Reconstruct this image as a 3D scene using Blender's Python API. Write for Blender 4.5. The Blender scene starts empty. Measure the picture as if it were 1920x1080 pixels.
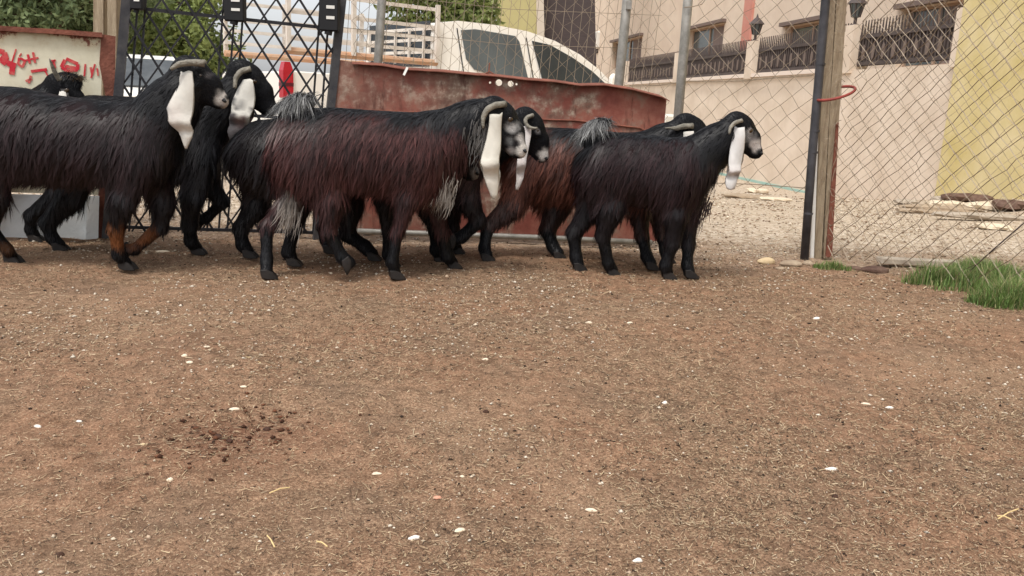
import bpy, math, random
import numpy as np
from mathutils import Vector, Matrix
random.seed(7); rng = np.random.default_rng(7)
scene = bpy.context.scene
COL = scene.collection

# ------------------------------------------------------------------ camera
F = 1600.0; CAMZ = 0.75; PITCH = math.radians(12.0); ROLL = 0.05
fw = np.array([0, math.cos(PITCH), -math.sin(PITCH)])
r0 = np.array([1.0, 0, 0]); u0 = np.array([0, math.sin(PITCH), math.cos(PITCH)])
rt = r0*math.cos(ROLL) + u0*math.sin(ROLL); up = u0*math.cos(ROLL) - r0*math.sin(ROLL)
EYE = np.array([0, 0, CAMZ])
cd = bpy.data.cameras.new('camera'); cd.sensor_width = 36; cd.lens = 36*F/1920
cd.clip_end = 600; cd.clip_start = 0.05
cam = bpy.data.objects.new('camera', cd); COL.objects.link(cam)
cam.matrix_world = Matrix(((rt[0], up[0], -fw[0], 0), (rt[1], up[1], -fw[1], 0), (rt[2], up[2], -fw[2], CAMZ), (0, 0, 0, 1)))
scene.camera = cam
# ------------------------------------------------------------------ light
SUN_EL, SUN_AZ = 62.0, 205.0      # degrees; azimuth clockwise from +Y
w = bpy.data.worlds.new('World'); scene.world = w; w.use_nodes = True
nt = w.node_tree; nt.nodes.clear()
so = nt.nodes.new('ShaderNodeOutputWorld'); bg = nt.nodes.new('ShaderNodeBackground')
sk = nt.nodes.new('ShaderNodeTexSky'); sk.sky_type = 'NISHITA'; sk.sun_disc = False
sk.sun_elevation = math.radians(SUN_EL); sk.sun_rotation = math.radians(SUN_AZ)
sk.air_density = 1.0; sk.dust_density = 4.0; sk.ozone_density = 1.0
hs = nt.nodes.new('ShaderNodeHueSaturation'); hs.inputs['Saturation'].default_value = 0.28
nt.links.new(sk.outputs[0], hs.inputs['Color']); cl = nt.nodes.new('ShaderNodeMix'); cl.data_type = 'RGBA'; cl.blend_type = 'ADD'; cl.inputs[0].default_value = 1.0
cl.inputs[7].default_value = (1.75, 1.78, 1.85, 1)      # thin even cloud cover
nt.links.new(hs.outputs[0], cl.inputs[6]); nt.links.new(cl.outputs[2], bg.inputs[0]); nt.links.new(bg.outputs[0], so.inputs[0])
bg.inputs[1].default_value = 0.15
sl = bpy.data.lights.new('sun', 'SUN'); sl.energy = 1.5; sl.angle = math.radians(11); sl.color = (1, 0.95, 0.88)
sun = bpy.data.objects.new('sun', sl); COL.objects.link(sun)
az, el = math.radians(SUN_AZ), math.radians(SUN_EL)
sdir = Vector((math.sin(az)*math.cos(el), math.cos(az)*math.cos(el), math.sin(el)))
sun.rotation_euler = sdir.to_track_quat('Z', 'Y').to_euler(); sun.location = (0, -3, 8)
scene.view_settings.view_transform = 'Standard'; scene.view_settings.look = 'None'
scene.view_settings.exposure = 0.24; scene.view_settings.gamma = 1.0; scene.view_settings.use_curve_mapping = False

# ------------------------------------------------------------------ projection helpers (turn a traced photo point into a place)
def ray(px, py):
    return fw + rt*((px-960)/F) + up*((540-py)/F)
def ground_pt(px, py, z=0.0):
    d = ray(px, py); return EYE + d*((z-CAMZ)/d[2])
def on_plane(px, py, p0, n):
    d = ray(px, py); return EYE + d*(np.dot(np.asarray(p0)-EYE, n)/np.dot(d, n))
def at(px, py, Y):
    d = ray(px, py); return EYE + d*(Y/d[1])
class Plane:                      # vertical plane through two plan points
    def __init__(s, a, b):
        s.a = np.array([a[0], a[1], 0.]); s.b = np.array([b[0], b[1], 0.])
        d = s.b-s.a; s.d = d/np.linalg.norm(d); s.n = np.array([s.d[1], -s.d[0], 0])  # towards the camera for a left-to-right line
    def p(s, px, py, off=0.0):    # off > 0 : towards the camera
        return on_plane(px, py, s.a+s.n*off, s.n)

# ------------------------------------------------------------------ numpy noise
def _hash(ix, iy, iz, seed):
    h = (ix*374761393 + iy*668265263 + iz*2147483647 + seed*1274126177) & 0xFFFFFFFF
    h = ((h ^ (h >> 13))*1274126177) & 0xFFFFFFFF
    return ((h ^ (h >> 16)) & 0xFFFF)/65535.0
def vnoise(p, seed=0):
    p = np.asarray(p, float)
    if p.shape[-1] == 2: p = np.concatenate([p, np.zeros(p.shape[:-1]+(1,))], -1)
    i = np.floor(p).astype(np.int64); f = p-i; f = f*f*(3-2*f); o = 0
    for dx in (0, 1):
        for dy in (0, 1):
            for dz in (0, 1):
                o = o + _hash(i[..., 0]+dx, i[..., 1]+dy, i[..., 2]+dz, seed)*(f[..., 0] if dx else 1-f[..., 0])*(f[..., 1] if dy else 1-f[..., 1])*(f[..., 2] if dz else 1-f[..., 2])
    return o*2-1
def fbm(p, oct=3, seed=0):
    p = np.asarray(p, float); return sum(vnoise(p*2**k, seed+k)*0.5**k for k in range(oct))
def srgb(r, g, b):
    f = lambda c: (c/255/12.92) if c/255 <= .04045 else ((c/255+.055)/1.055)**2.4
    return (f(r), f(g), f(b))

# ------------------------------------------------------------------ materials
def new_mat(name):
    m = bpy.data.materials.new(name); m.use_nodes = True
    n = m.node_tree; b = n.nodes['Principled BSDF']; return m, n, b
def node(n, t, **kw):
    x = n.nodes.new(t)
    for k, v in kw.items():
        if k in x.inputs: x.inputs[k].default_value = v
        else: setattr(x, k, v)
    return x
def ramp(n, fac, stops):
    r = n.nodes.new('ShaderNodeValToRGB'); e = r.color_ramp.elements
    while len(e) < len(stops): e.new(0.5)
    for el_, (p, c) in zip(e, stops):
        el_.position = p; el_.color = (*c, 1)
    n.links.new(fac, r.inputs[0]); return r
def mat(name, c, c2=None, scale=8, rough=.7, bump=0.0, bscale=60, metal=0, lo=.35, hi=.65, spec=.3, detail=6, stretch=None):
    m, n, b = new_mat(name); b.inputs['Roughness'].default_value = rough; b.inputs['Metallic'].default_value = metal
    b.inputs['Specular IOR Level'].default_value = spec
    tc = node(n, 'ShaderNodeTexCoord'); src = tc.outputs['Object']
    if stretch:
        mp = node(n, 'ShaderNodeMapping'); mp.inputs['Scale'].default_value = stretch; n.links.new(src, mp.inputs[0]); src = mp.outputs[0]
    if c2:
        no = node(n, 'ShaderNodeTexNoise', Scale=scale, Detail=detail, Roughness=.65); n.links.new(src, no.inputs['Vector'])
        r = ramp(n, no.outputs['Fac'], [(lo, c), (hi, c2)]); n.links.new(r.outputs[0], b.inputs['Base Color'])
    else: b.inputs['Base Color'].default_value = (*c, 1)
    if bump:
        nb = node(n, 'ShaderNodeTexNoise', Scale=bscale, Detail=5); n.links.new(src, nb.inputs['Vector'])
        bp = node(n, 'ShaderNodeBump', Strength=bump, Distance=.02); n.links.new(nb.outputs['Fac'], bp.inputs['Height']); n.links.new(bp.outputs[0], b.inputs['Normal'])
    return m
def attr_mat(name, rough=.5, spec=.4, sheen=0.0, backlit=0.0, bump=0):
    m, n, b = new_mat(name); a = node(n, 'ShaderNodeAttribute', attribute_name='tint')
    n.links.new(a.outputs['Color'], b.inputs['Base Color']); b.inputs['Roughness'].default_value = rough
    b.inputs['Specular IOR Level'].default_value = spec; b.inputs['Sheen Weight'].default_value = sheen
    if backlit:
        b.inputs['Subsurface Weight'].default_value = 0
        tr = node(n, 'ShaderNodeBsdfTranslucent'); n.links.new(a.outputs['Color'], tr.inputs[0])
        mx = node(n, 'ShaderNodeMixShader', Fac=backlit); out = n.nodes['Material Output']
        n.links.new(b.outputs[0], mx.inputs[1]); n.links.new(tr.outputs[0], mx.inputs[2]); n.links.new(mx.outputs[0], out.inputs[0])
    if bump:
        nb = node(n, 'ShaderNodeTexNoise', Scale=90, Detail=5); tc = node(n, 'ShaderNodeTexCoord'); n.links.new(tc.outputs['Object'], nb.inputs['Vector'])
        bp = node(n, 'ShaderNodeBump', Strength=bump, Distance=.01); n.links.new(nb.outputs['Fac'], bp.inputs['Height']); n.links.new(bp.outputs[0], b.inputs['Normal'])
    return m

# ------------------------------------------------------------------ objects
def tag(o, label=None, cat=None, group=None, kind=None):
    if label: o['label'] = label
    if cat: o['category'] = cat
    if group: o['group'] = group
    if kind: o['kind'] = kind
    return o
def empty(name, loc, label, cat, group=None, rz=0):
    o = bpy.data.objects.new(name, None); COL.objects.link(o); o.location = loc; o.rotation_euler = (0, 0, rz)
    o.empty_display_size = .1
    return tag(o, label, cat, group)
def np_mesh(name, v, tris, tint=None, smooth=False, quads=None):
    me = bpy.data.meshes.new(name); v = np.asarray(v, np.float32)
    tris = np.zeros((0, 3), int) if tris is None else np.asarray(tris, int).reshape(-1, 3)
    q = np.zeros((0, 4), int) if quads is None else np.asarray(quads, int).reshape(-1, 4)
    me.vertices.add(len(v)); me.vertices.foreach_set('co', v.ravel())
    loops = np.concatenate([tris.ravel(), q.ravel()]).astype(np.int32)
    me.loops.add(len(loops)); me.loops.foreach_set('vertex_index', loops)
    nf = len(tris)+len(q); me.polygons.add(nf)
    st = np.concatenate([np.arange(len(tris))*3, len(tris)*3+np.arange(len(q))*4]).astype(np.int32)
    me.polygons.foreach_set('loop_start', st)
    me.update(calc_edges=True); me.validate()
    if smooth: me.polygons.foreach_set('use_smooth', np.ones(len(me.polygons), bool))
    if tint is not None:
        a = me.color_attributes.new('tint', 'FLOAT_COLOR', 'POINT')
        t = np.ones((len(v), 4), np.float32); t[:, :3] = tint; a.data.foreach_set('color', t.ravel())
    return me
def link(name, me, m, parent=None):
    if m and not me.materials: me.materials.append(m)
    o = bpy.data.objects.new(name, me); COL.objects.link(o)
    if parent is not None: o.parent = parent
    return o
class MB:
    """collects faces of ONE mesh"""
    def __init__(s): s.v = []; s.f = []
    def poly(s, pts, faces):
        k = len(s.v); s.v += [tuple(map(float, p)) for p in pts]; s.f += [tuple(i+k for i in f) for f in faces]; return s
    def box(s, c, size, rz=0, tilt=None):
        hx, hy, hz = [x/2 for x in size]
        M = Matrix.Rotation(rz, 3, 'Z')
        if tilt is not None: M = M @ tilt
        P = [M @ Vector((x, y, z)) + Vector(c) for x in (-hx, hx) for y in (-hy, hy) for z in (-hz, hz)]
        return s.poly(P, [(0, 1, 3, 2), (4, 6, 7, 5), (0, 4, 5, 1), (2, 3, 7, 6), (0, 2, 6, 4), (1, 5, 7, 3)])
    def tube(s, pts, r, n=8, cap=True):
        pts = [Vector(p) for p in pts]; rs = r if hasattr(r, '__len__') else [r]*len(pts)
        k = len(s.v); ref = None
        for i, p in enumerate(pts):
            t = (pts[min(i+1, len(pts)-1)]-pts[max(i-1, 0)])
            t = t.normalized() if t.length > 1e-9 else Vector((0, 0, 1))
            if ref is None: ref = Vector((0, 1, 0)) if abs(t.y) < .9 else Vector((1, 0, 0))
            a = (ref - t*ref.dot(t)).normalized(); b = t.cross(a); ref = a
            for j in range(n):
                th = 2*math.pi*j/n; s.v.append(tuple(p + (a*math.cos(th)+b*math.sin(th))*rs[i]))
        for i in range(len(pts)-1):
            for j in range(n):
                s.f.append((k+i*n+j, k+i*n+(j+1) % n, k+(i+1)*n+(j+1) % n, k+(i+1)*n+j))
        if cap and n > 2:
            s.f.append(tuple(k+j for j in reversed(range(n)))); s.f.append(tuple(k+(len(pts)-1)*n+j for j in range(n)))
        return s
    def bar(s, a, b, wd, th, side):
        """flat bar from a to b; wd across (in the plane normal to `side`), th along `side`"""
        a = Vector(a); b = Vector(b); t = (b-a).normalized(); sd = Vector(side).normalized(); u = t.cross(sd).normalized()
        P = [p + u*(x*wd/2) + sd*(y*th/2) for p in (a, b) for x in (-1, 1) for y in (-1, 1)]
        return s.poly(P, [(0, 1, 3, 2), (4, 6, 7, 5), (0, 4, 5, 1), (2, 3, 7, 6), (0, 2, 6, 4), (1, 5, 7, 3)])
    def prism(s, ring, ex):
        """closed planar ring extruded by vector ex"""
        n = len(ring); R = [Vector(p) for p in ring]; E = Vector(ex)
        return s.poly(R+[p+E for p in R], [tuple(reversed(range(n))), tuple(range(n, 2*n))]+[(i, (i+1) % n, n+(i+1) % n, n+i) for i in range(n)])
    def loft(s, rings, cap=True):
        n = len(rings[0]); k = len(s.v)
        for r in rings: s.v += [tuple(map(float, p)) for p in r]
        for i in range(len(rings)-1):
            for j in range(n): s.f.append((k+i*n+j, k+i*n+(j+1) % n, k+(i+1)*n+(j+1) % n, k+(i+1)*n+j))
        if cap: s.f.append(tuple(k+j for j in reversed(range(n)))); s.f.append(tuple(k+(len(rings)-1)*n+j for j in range(n)))
        return s
    def build(s, name, m, parent=None, smooth=False, bevel=0):
        me = bpy.data.meshes.new(name); me.from_pydata(s.v, [], s.f); me.validate(); me.update()
        import bmesh
        b = bmesh.new(); b.from_mesh(me); bmesh.ops.recalc_face_normals(b, faces=b.faces)
        if bevel: bmesh.ops.bevel(b, geom=list(b.edges), offset=bevel, segments=1, affect='EDGES', clamp_overlap=True)
        b.to_mesh(me); b.free()
        if smooth: me.polygons.foreach_set('use_smooth', np.ones(len(me.polygons), bool))
        return link(name, me, m, parent)
def rel(parent_loc, pts, rz=0):   # world points to the frame of an Empty
    c, s_ = math.cos(-rz), math.sin(-rz); q = np.asarray(pts, float)-np.asarray(parent_loc)
    return np.stack([q[..., 0]*c-q[..., 1]*s_, q[..., 0]*s_+q[..., 1]*c, q[..., 2]], -1)

# ------------------------------------------------------------------ terrain
def ground_z(x, y):
    x = np.asarray(x, float); y = np.asarray(y, float)
    t = np.clip((y-5.2)/11, 0, 1); z = -0.56*t*t*(3-2*t)*0.6 - 0.56*0.4*t
    bank = np.exp(-((x-6.3)/1.1)**2)*np.exp(-((y-10.0)/3.2)**2)*.22
    z = z+bank
    return z
def relief(P):
    dim = np.clip(vnoise(P*11, 21)-.25, 0, 1)*np.clip(.6+vnoise(P*2.0, 22), 0, 1)
    return .012*fbm(P*1.3, 2, 3)+.006*fbm(P*7, 2, 5)-.016*dim+.0035*vnoise(P*28, 9)+.0028*vnoise(P*47, 13)-.006
def graded(lo, a, b, hi, step, g=1.13):
    m = list(np.arange(a, b, step)); o = [b]; d = step
    while o[-1] < hi: d *= g; o.append(o[-1]+d)
    l = [a]; d = step
    while l[-1] > lo: d *= g; l.append(l[-1]-d)
    return np.array(sorted(set(l[1:]+m+o)))
def build_ground():
    xs = graded(-160, -3.6, 3.8, 160, .02); ys = graded(-40, .95, 5.6, 260, .017)
    X, Y = np.meshgrid(xs, ys); P = np.stack([X, Y], -1)
    fade = np.exp(-np.maximum(0, Y-6)/4)
    Z = ground_z(X, Y) + fade*relief(P)
    v = np.stack([X, Y, Z], -1).reshape(-1, 3); nx = len(xs); ny = len(ys)
    i = np.arange(ny-1)[:, None]*nx+np.arange(nx-1)[None]; q = np.stack([i, i+1, i+nx+1, i+nx], -1).reshape(-1, 4)
    m, n, b = new_mat('dry_dirt'); b.inputs['Roughness'].default_value = .95; b.inputs['Specular IOR Level'].default_value = .12
    tc = node(n, 'ShaderNodeTexCoord'); O = tc.outputs['Object']
    def noise(sc, det=5, ro=.6):
        k = node(n, 'ShaderNodeTexNoise', Scale=sc, Detail=det, Roughness=ro); n.links.new(O, k.inputs['Vector']); return k.outputs['Fac']
    def mix(f, a, c, bt='MIX'):
        k = n.nodes.new('ShaderNodeMix'); k.data_type = 'RGBA'; k.blend_type = bt
        for sock, val in ((k.inputs[0], f), (k.inputs[6], a), (k.inputs[7], c)):
            if hasattr(val, 'is_linked') or hasattr(val, 'links'): n.links.new(val, sock)
            elif isinstance(val, tuple): sock.default_value = (*val, 1)
            else: sock.default_value = val
        return k.outputs[2]
    fine = ramp(n, noise(170, 4, .7), [(.30, (.105, .068, .043)), (.5, (.245, .152, .098)), (.70, (.46, .335, .222))]).outputs[0]
    big = ramp(n, noise(1.5, 4), [(.42, (0, 0, 0)), (.6, (1, 1, 1))]).outputs[0]
    c = mix(big, fine, mix(.4, fine, (.28, .148, .09)))                     # redder earth
    og = ramp(n, noise(2.6, 3), [(.5, (0, 0, 0)), (.66, (1, 1, 1))]).outputs[0]
    k = n.nodes.new('ShaderNodeMath'); k.operation = 'MULTIPLY'; k.inputs[1].default_value = .45; n.links.new(og, k.inputs[0])
    c = mix(k.outputs[0], c, (.18, .125, .088))                                # grey-olive worn litter
    gr2 = ramp(n, noise(420, 3, .8), [(.34, (.62, .60, .58)), (.5, (1, 1, 1)), (.66, (1.38, 1.36, 1.3))]).outputs[0]
    c = mix(1.0, c, gr2, 'MULTIPLY')
    mid = ramp(n, noise(22, 4), [(.35, (.72, .70, .68)), (.62, (1.12, 1.1, 1.08))]).outputs[0]
    c = mix(1.0, c, mid, 'MULTIPLY')
    vo = node(n, 'ShaderNodeTexVoronoi', Scale=95, Randomness=1.0); n.links.new(O, vo.inputs['Vector'])
    sp = ramp(n, vo.outputs['Distance'], [(.10, (1, 1, 1)), (.16, (0, 0, 0))]).outputs[0]
    vs = n.nodes.new('ShaderNodeSeparateColor'); n.links.new(vo.outputs['Color'], vs.inputs[0])
    g1 = ramp(n, vs.outputs[0], [(.70, (0, 0, 0)), (.72, (1, 1, 1))]).outputs[0]; g2 = ramp(n, vs.outputs[1], [(.78, (0, 0, 0)), (.8, (1, 1, 1))]).outputs[0]
    a1 = mix(1.0, sp, g1, 'MULTIPLY'); a2 = mix(1.0, sp, g2, 'MULTIPLY')
    c = mix(a1, c, (.45, .36, .25)); c = mix(a2, c, (.04, .026, .018))
    # reddish dung scuff at the lower left
    dc = ground_pt(425, 815); vd = n.nodes.new('ShaderNodeVectorMath'); vd.operation = 'DISTANCE'; n.links.new(O, vd.inputs[0]); vd.inputs[1].default_value = (dc[0], dc[1], 0)
    vn_ = n.nodes.new('ShaderNodeMath'); vn_.operation = 'MULTIPLY_ADD'; n.links.new(noise(9, 6, .7), vn_.inputs[0]); vn_.inputs[1].default_value = .42; n.links.new(vd.outputs['Value'], vn_.inputs[2])
    df = ramp(n, vn_.outputs[0], [(.22, (.75, .75, .75)), (.43, (0, 0, 0))]).outputs[0]; c = mix(df, c, mix(.3, (.15, .058, .032), fine))
    bare = ramp(n, noise(.9, 3), [(.52, (0, 0, 0)), (.66, (.55, .55, .55))]).outputs[0]; c = mix(bare, c, mix(.5, fine, (.37, .245, .155)))      # smooth trodden dust
    # pale gravelly lane beyond the fence
    sep = n.nodes.new('ShaderNodeSeparateXYZ'); n.links.new(O, sep.inputs[0])
    wob = n.nodes.new('ShaderNodeMath'); wob.operation = 'MULTIPLY_ADD'; n.links.new(noise(3, 5), wob.inputs[0]); wob.inputs[1].default_value = 1.4; n.links.new(sep.outputs[1], wob.inputs[2])
    far = n.nodes.new('ShaderNodeMapRange'); far.inputs[1].default_value = 4.95; far.inputs[2].default_value = 6.3; n.links.new(wob.outputs[0], far.inputs[0])
    gr = ramp(n, noise(26, 8, .8), [(.36, (.22, .155, .10)), (.47, (.40, .315, .225)), (.60, (.62, .53, .43))]).outputs[0]
    c = mix(far.outputs[0], c, gr)
    n.links.new(c, b.inputs['Base Color'])
    bp = node(n, 'ShaderNodeBump', Strength=.8, Distance=.006); n.links.new(noise(150, 5, .7), bp.inputs['Height']); n.links.new(bp.outputs[0], b.inputs['Normal'])
    o = link('ground', np_mesh('ground', v, None, smooth=True, quads=q), m); tag(o, kind='structure'); return o
build_ground()
def gz(x, y): return float(ground_z(x, y))

# ------------------------------------------------------------------ common materials
M = {}
M['rust'] = mat('rusty_steel', srgb(106, 64, 52), srgb(138, 86, 70), 14, .85, .3)
M['dark_steel'] = mat('dark_gate_steel', srgb(52, 52, 56), srgb(78, 76, 76), 12, .6, .1)
M['lattice'] = mat('dark_lattice_plastic', srgb(30, 30, 34), srgb(48, 47, 50), 10, .5)
M['galv'] = mat('galvanised_steel', srgb(128, 126, 120), srgb(160, 157, 150), 18, .5, .05, metal=.25)
M['blackpost'] = mat('black_pipe', srgb(50, 50, 54), srgb(78, 77, 80), 9, .5)
M['wire'] = mat('dull_wire', srgb(124, 110, 92), srgb(156, 141, 122), 10, .6)
M['wood'] = mat('weathered_wood', srgb(172, 156, 132), srgb(134, 117, 96), 9, .9, .4, stretch=(6, 6, .6))
M['cream'] = mat('cream_plaster', srgb(204, 186, 166), srgb(222, 206, 188), 1.6, .9, .06, 40, detail=9)
M['facade'] = mat('peach_plaster', srgb(210, 190, 170), srgb(222, 204, 184), 1.2, .9, detail=8)
M['yellow'] = mat('yellow_plaster', srgb(198, 180, 122), srgb(216, 200, 156), 1.4, .9, .06, 40)
M['salmon'] = mat('salmon_paint', srgb(196, 132, 116), srgb(202, 142, 126), 3, .8)
M['iron'] = mat('dark_brown_iron', srgb(70, 60, 58), srgb(84, 74, 70), 6, .6)
M['brown'] = mat('dark_brown_scrap', srgb(84, 62, 54), srgb(112, 90, 78), 12, .9, .3)
M['glass'] = mat('dark_window_glass', srgb(66, 70, 72), srgb(96, 104, 104), .7, .15, spec=.5)
M['carglass'] = mat('tinted_car_glass', srgb(44, 50, 56), srgb(66, 72, 76), .9, .12, spec=.4)
M['carwhite'] = mat('white_car_paint', srgb(234, 229, 220), srgb(240, 236, 228), .6, .35, spec=.5)
M['black'] = mat('black_plastic', srgb(28, 28, 30), None, rough=.6)
M['white'] = mat('white_plastic', srgb(228, 226, 220), srgb(214, 210, 202), 4, .6)
M['tyre'] = mat('rubber', srgb(30, 30, 30), None, rough=.9)
M['red'] = mat('red_lens', srgb(176, 24, 44), None, rough=.2, spec=.5)
M['cage'] = mat('cream_painted_bars', srgb(222, 214, 204), srgb(202, 192, 180), 8, .7)
M['orange'] = mat('orange_painted_rail', srgb(190, 140, 106), srgb(186, 158, 132), 10, .7)
M['stone'] = mat('pale_limestone', srgb(196, 178, 152), srgb(220, 206, 184), 30, .9, .3)
M['concrete'] = mat('grey_concrete', srgb(150, 138, 124), srgb(178, 166, 150), 16, .95, .3)

# ================================================================== fence line
P0 = ground_pt(-60, 452); P1 = ground_pt(395, 444); P2 = ground_pt(640, 447); P3 = ground_pt(1240, 462)
# ---- white painted gate leaf at the left
def white_gate():
    pl = Plane(P0, P1); loc = ground_pt(80, 455)
    root = empty('metal_gate', loc, 'white painted rusty metal gate leaf with red scrawl, left of the lattice gate', 'gate')
    # upper sheet with uneven top edge
    tops = [(-60, 50), (0, 53), (60, 57), (100, 59), (140, 62), (192, 66)]
    ring = [pl.p(x, y) for x, y in tops]+[pl.p(186, 366), pl.p(-60, 358)]
    m, n, b = new_mat('flaking_white_paint'); tc = node(n, 'ShaderNodeTexCoord'); b.inputs['Roughness'].default_value = .7
    n1 = node(n, 'ShaderNodeTexNoise', Scale=5, Detail=9, Roughness=.72); n.links.new(tc.outputs['Object'], n1.inputs['Vector'])
    sep = node(n, 'ShaderNodeSeparateXYZ'); n.links.new(tc.outputs['Object'], sep.inputs[0])
    top = node(n, 'ShaderNodeMapRange'); top.inputs[1].default_value = .90; top.inputs[2].default_value = 1.04; n.links.new(sep.outputs[2], top.inputs[0])
    ad = node(n, 'ShaderNodeMath', operation='MULTIPLY_ADD'); n.links.new(top.outputs[0], ad.inputs[0]); ad.inputs[1].default_value = .32; n.links.new(n1.outputs['Fac'], ad.inputs[2])
    r = ramp(n, ad.outputs[0], [(.40, srgb(222, 216, 192)), (.60, srgb(206, 198, 172)), (.66, srgb(196, 180, 150)), (.69, srgb(120, 66, 50))]); n.links.new(r.outputs[0], b.inputs['Base Color'])
    mb = MB(); mb.prism(rel(loc, ring), tuple(-pl.n*.012)); mb.build('sheet', m, root)
    # folded rusty lip on top
    mb = MB()
    for i in range(len(tops)-1):
        a, c = [rel(loc, pl.p(*tops[i+j], .012)) for j in (0, 1)]
        mb.bar(a, c, .022, .03, pl.n)
    mb.build('top_lip', M['rust'], root)
    mb = MB(); mb.prism(rel(loc, [pl.p(190, 64, .010), pl.p(217, 68, .010), pl.p(214, 220, .01), pl.p(200, 452, .01), pl.p(178, 452, .01), pl.p(198, 180, .01), pl.p(186, 120, .01)]), tuple(-pl.n*.02)); mb.build('edge_strip', M['rust'], root)
    blue = mat('pale_blue_grey_sheet', srgb(228, 233, 235), srgb(210, 216, 219), 7, .6, .2)
    mb = MB(); mb.prism(rel(loc, [pl.p(-60, 362, .004), pl.p(168, 368, .004), pl.p(168, 450, .004), pl.p(-60, 442, .004)]), tuple(-pl.n*.012)); mb.build('lower_sheet', blue, root)
    mb = MB(); mb.prism(rel(loc, [pl.p(163, 368, .03), pl.p(186, 368, .03), pl.p(184, 456, .03), pl.p(161, 456, .03)]), tuple(-pl.n*.022)); mb.build('frame_post', blue, root)
    # scrawled paint
    S = [([(-14, 92), (8, 98), (12, 112), (4, 120)], 9), ([(0, 108), (14, 118), (30, 124)], 10), ([(24, 122), (22, 140)], 9), ([(30, 92), (24, 112), (20, 122)], 2.5), ([(36, 108), (34, 120), (42, 126), (47, 114), (38, 109)], 4),
         ([(52, 102), (56, 119)], 4), ([(62, 98), (66, 118)], 4), ([(44, 114), (72, 108)], 3), ([(58, 134), (88, 130)], 5), ([(48, 152), (60, 148)], 4), ([(58, 142), (54, 156)], 4), ([(40, 100), (36, 106)], 2),
         ([(99, 112), (102, 128)], 6), ([(104, 112), (96, 120)], 3), ([(124, 110), (146, 120), (145, 131), (126, 133), (115, 126), (122, 112)], 6), ([(122, 124), (142, 128)], 6), ([(160, 120), (158, 143)], 3), ([(170, 126), (173, 140)], 4), ([(178, 120), (171, 146)], 3), ([(182, 128), (184, 142)], 3), ([(84, 132), (92, 146)], 3)]
    mb = MB()
    for pts, wd in S:
        for i in range(len(pts)-1):
            a, c = rel(loc, pl.p(*pts[i], .003)), rel(loc, pl.p(*pts[i+1], .003)); mb.bar(a, c, wd*P1[1]/F*.92, .002+.0004*(i % 4)+.0002*(wd % 3), pl.n)
    mb.build('scrawl', mat('red_spray_paint', srgb(196, 44, 58), srgb(208, 120, 108), 22, .6, lo=.45, hi=.7), root)
white_gate()

# ---- dark lattice gate
def lattice_gate():
    a0, b0 = ground_pt(205, 448), ground_pt(612, 446); pl = Plane(a0, b0); loc = ground_pt(405, 446)
    root = empty('lattice_gate', loc, 'dark open lattice gate with crossed slats between two uprights', 'gate')
    R = lambda x, y, o=0.: rel(loc, pl.p(x, y, o))
    def post(top, bot, w_): mb = MB(); mb.bar(R(*top), R(*bot), w_, .05, pl.n); mb.build('post', M['dark_steel'], root)
    ext = lambda a, b, y: (a[0]+(b[0]-a[0])*(y-a[1])/(b[1]-a[1]), y)
    A, B = (237, 0), (222, 180); post(ext(A, B, -250), ext(A, B, 452), .042)
    C_, D_ = (641, 0), (622, 180); post(ext(C_, D_, -250), ext(C_, D_, 450), .040)
    def xl(y): return ext(A, B, y)[0]
    def xr(y): return ext(C_, D_, y)[0]
    for yl, yr in ((14, 54), (-120, -90), (425, 436), (200, 226)):
        mb = MB(); mb.bar(R(xl(yl)+8, yl), R(xr(yr)-8, yr), .016, .014, pl.n); mb.build('rail', M['lattice'], root)
    for x in (257, 272, 418, 440, 456, 600, 617):
        mb = MB(); mb.bar(R(x+16, -200, -.012), R(x-30, 434, -.012), .010, .010, pl.n); mb.build('upright', M['lattice'], root)
    # crossed slats, clipped to the frame
    def clip(p, d):
        t0, t1 = -3000, 3000
        def lim(f0, f1):
            nonlocal t0, t1
            # keep f(t)=f0+f1 t >= 0
            if abs(f1) < 1e-9: return
            t = -f0/f1
            if f1 > 0: t0 = max(t0, t)
            else: t1 = min(t1, t)
        lim(p[0]-(237-p[1]*.083)-6, d[0]+.083*d[1]); lim((641-p[1]*.105)-6-p[0], -.105*d[1]-d[0]); lim(434-p[1], -d[1]); lim(p[1]+230, d[1])
        return (t0, t1) if t1-t0 > 20 else None
    for k in range(-22, 30):
        for d, off in (((.62, 1.0), .012), ((-.72, 1.0), -.0)):
            p = (237+k*43.0, 30); c = clip(p, d)
            if c:
                a, b = [(p[0]+d[0]*t, p[1]+d[1]*t) for t in c]
                mb = MB(); mb.bar(R(*a, off), R(*b, off), .011 if off else .008, .009, pl.n); mb.build('slat', M['lattice'], root)
    for (x, y, w_, h_) in ((258, -4, 22, 40), (441, 12, 36, 52), (618, 26, 36, 62)):
        c = np.array(R(x, y, .045)); s = P1[1]/F
        mb = MB(); mb.box(c, (w_*s, .05, h_*s), 0); k = mb.build('latch_box', M['black'], root, bevel=.006)
        mb = MB(); mb.tube([R(x-3, y+h_/2+8, .045), R(x, y+h_/2-6, .045)], w_*s*.2, 8); j = mb.build('latch_pin', M['black'], k)
        for q in (-.18, .12):
            mb = MB(); mb.box(c+np.array([w_*s*.1, -.0265, -h_*s*q]), (w_*s*.42, .004, h_*s*.09)); mb.build('white_strip', M['white'], k)
lattice_gate()

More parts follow.
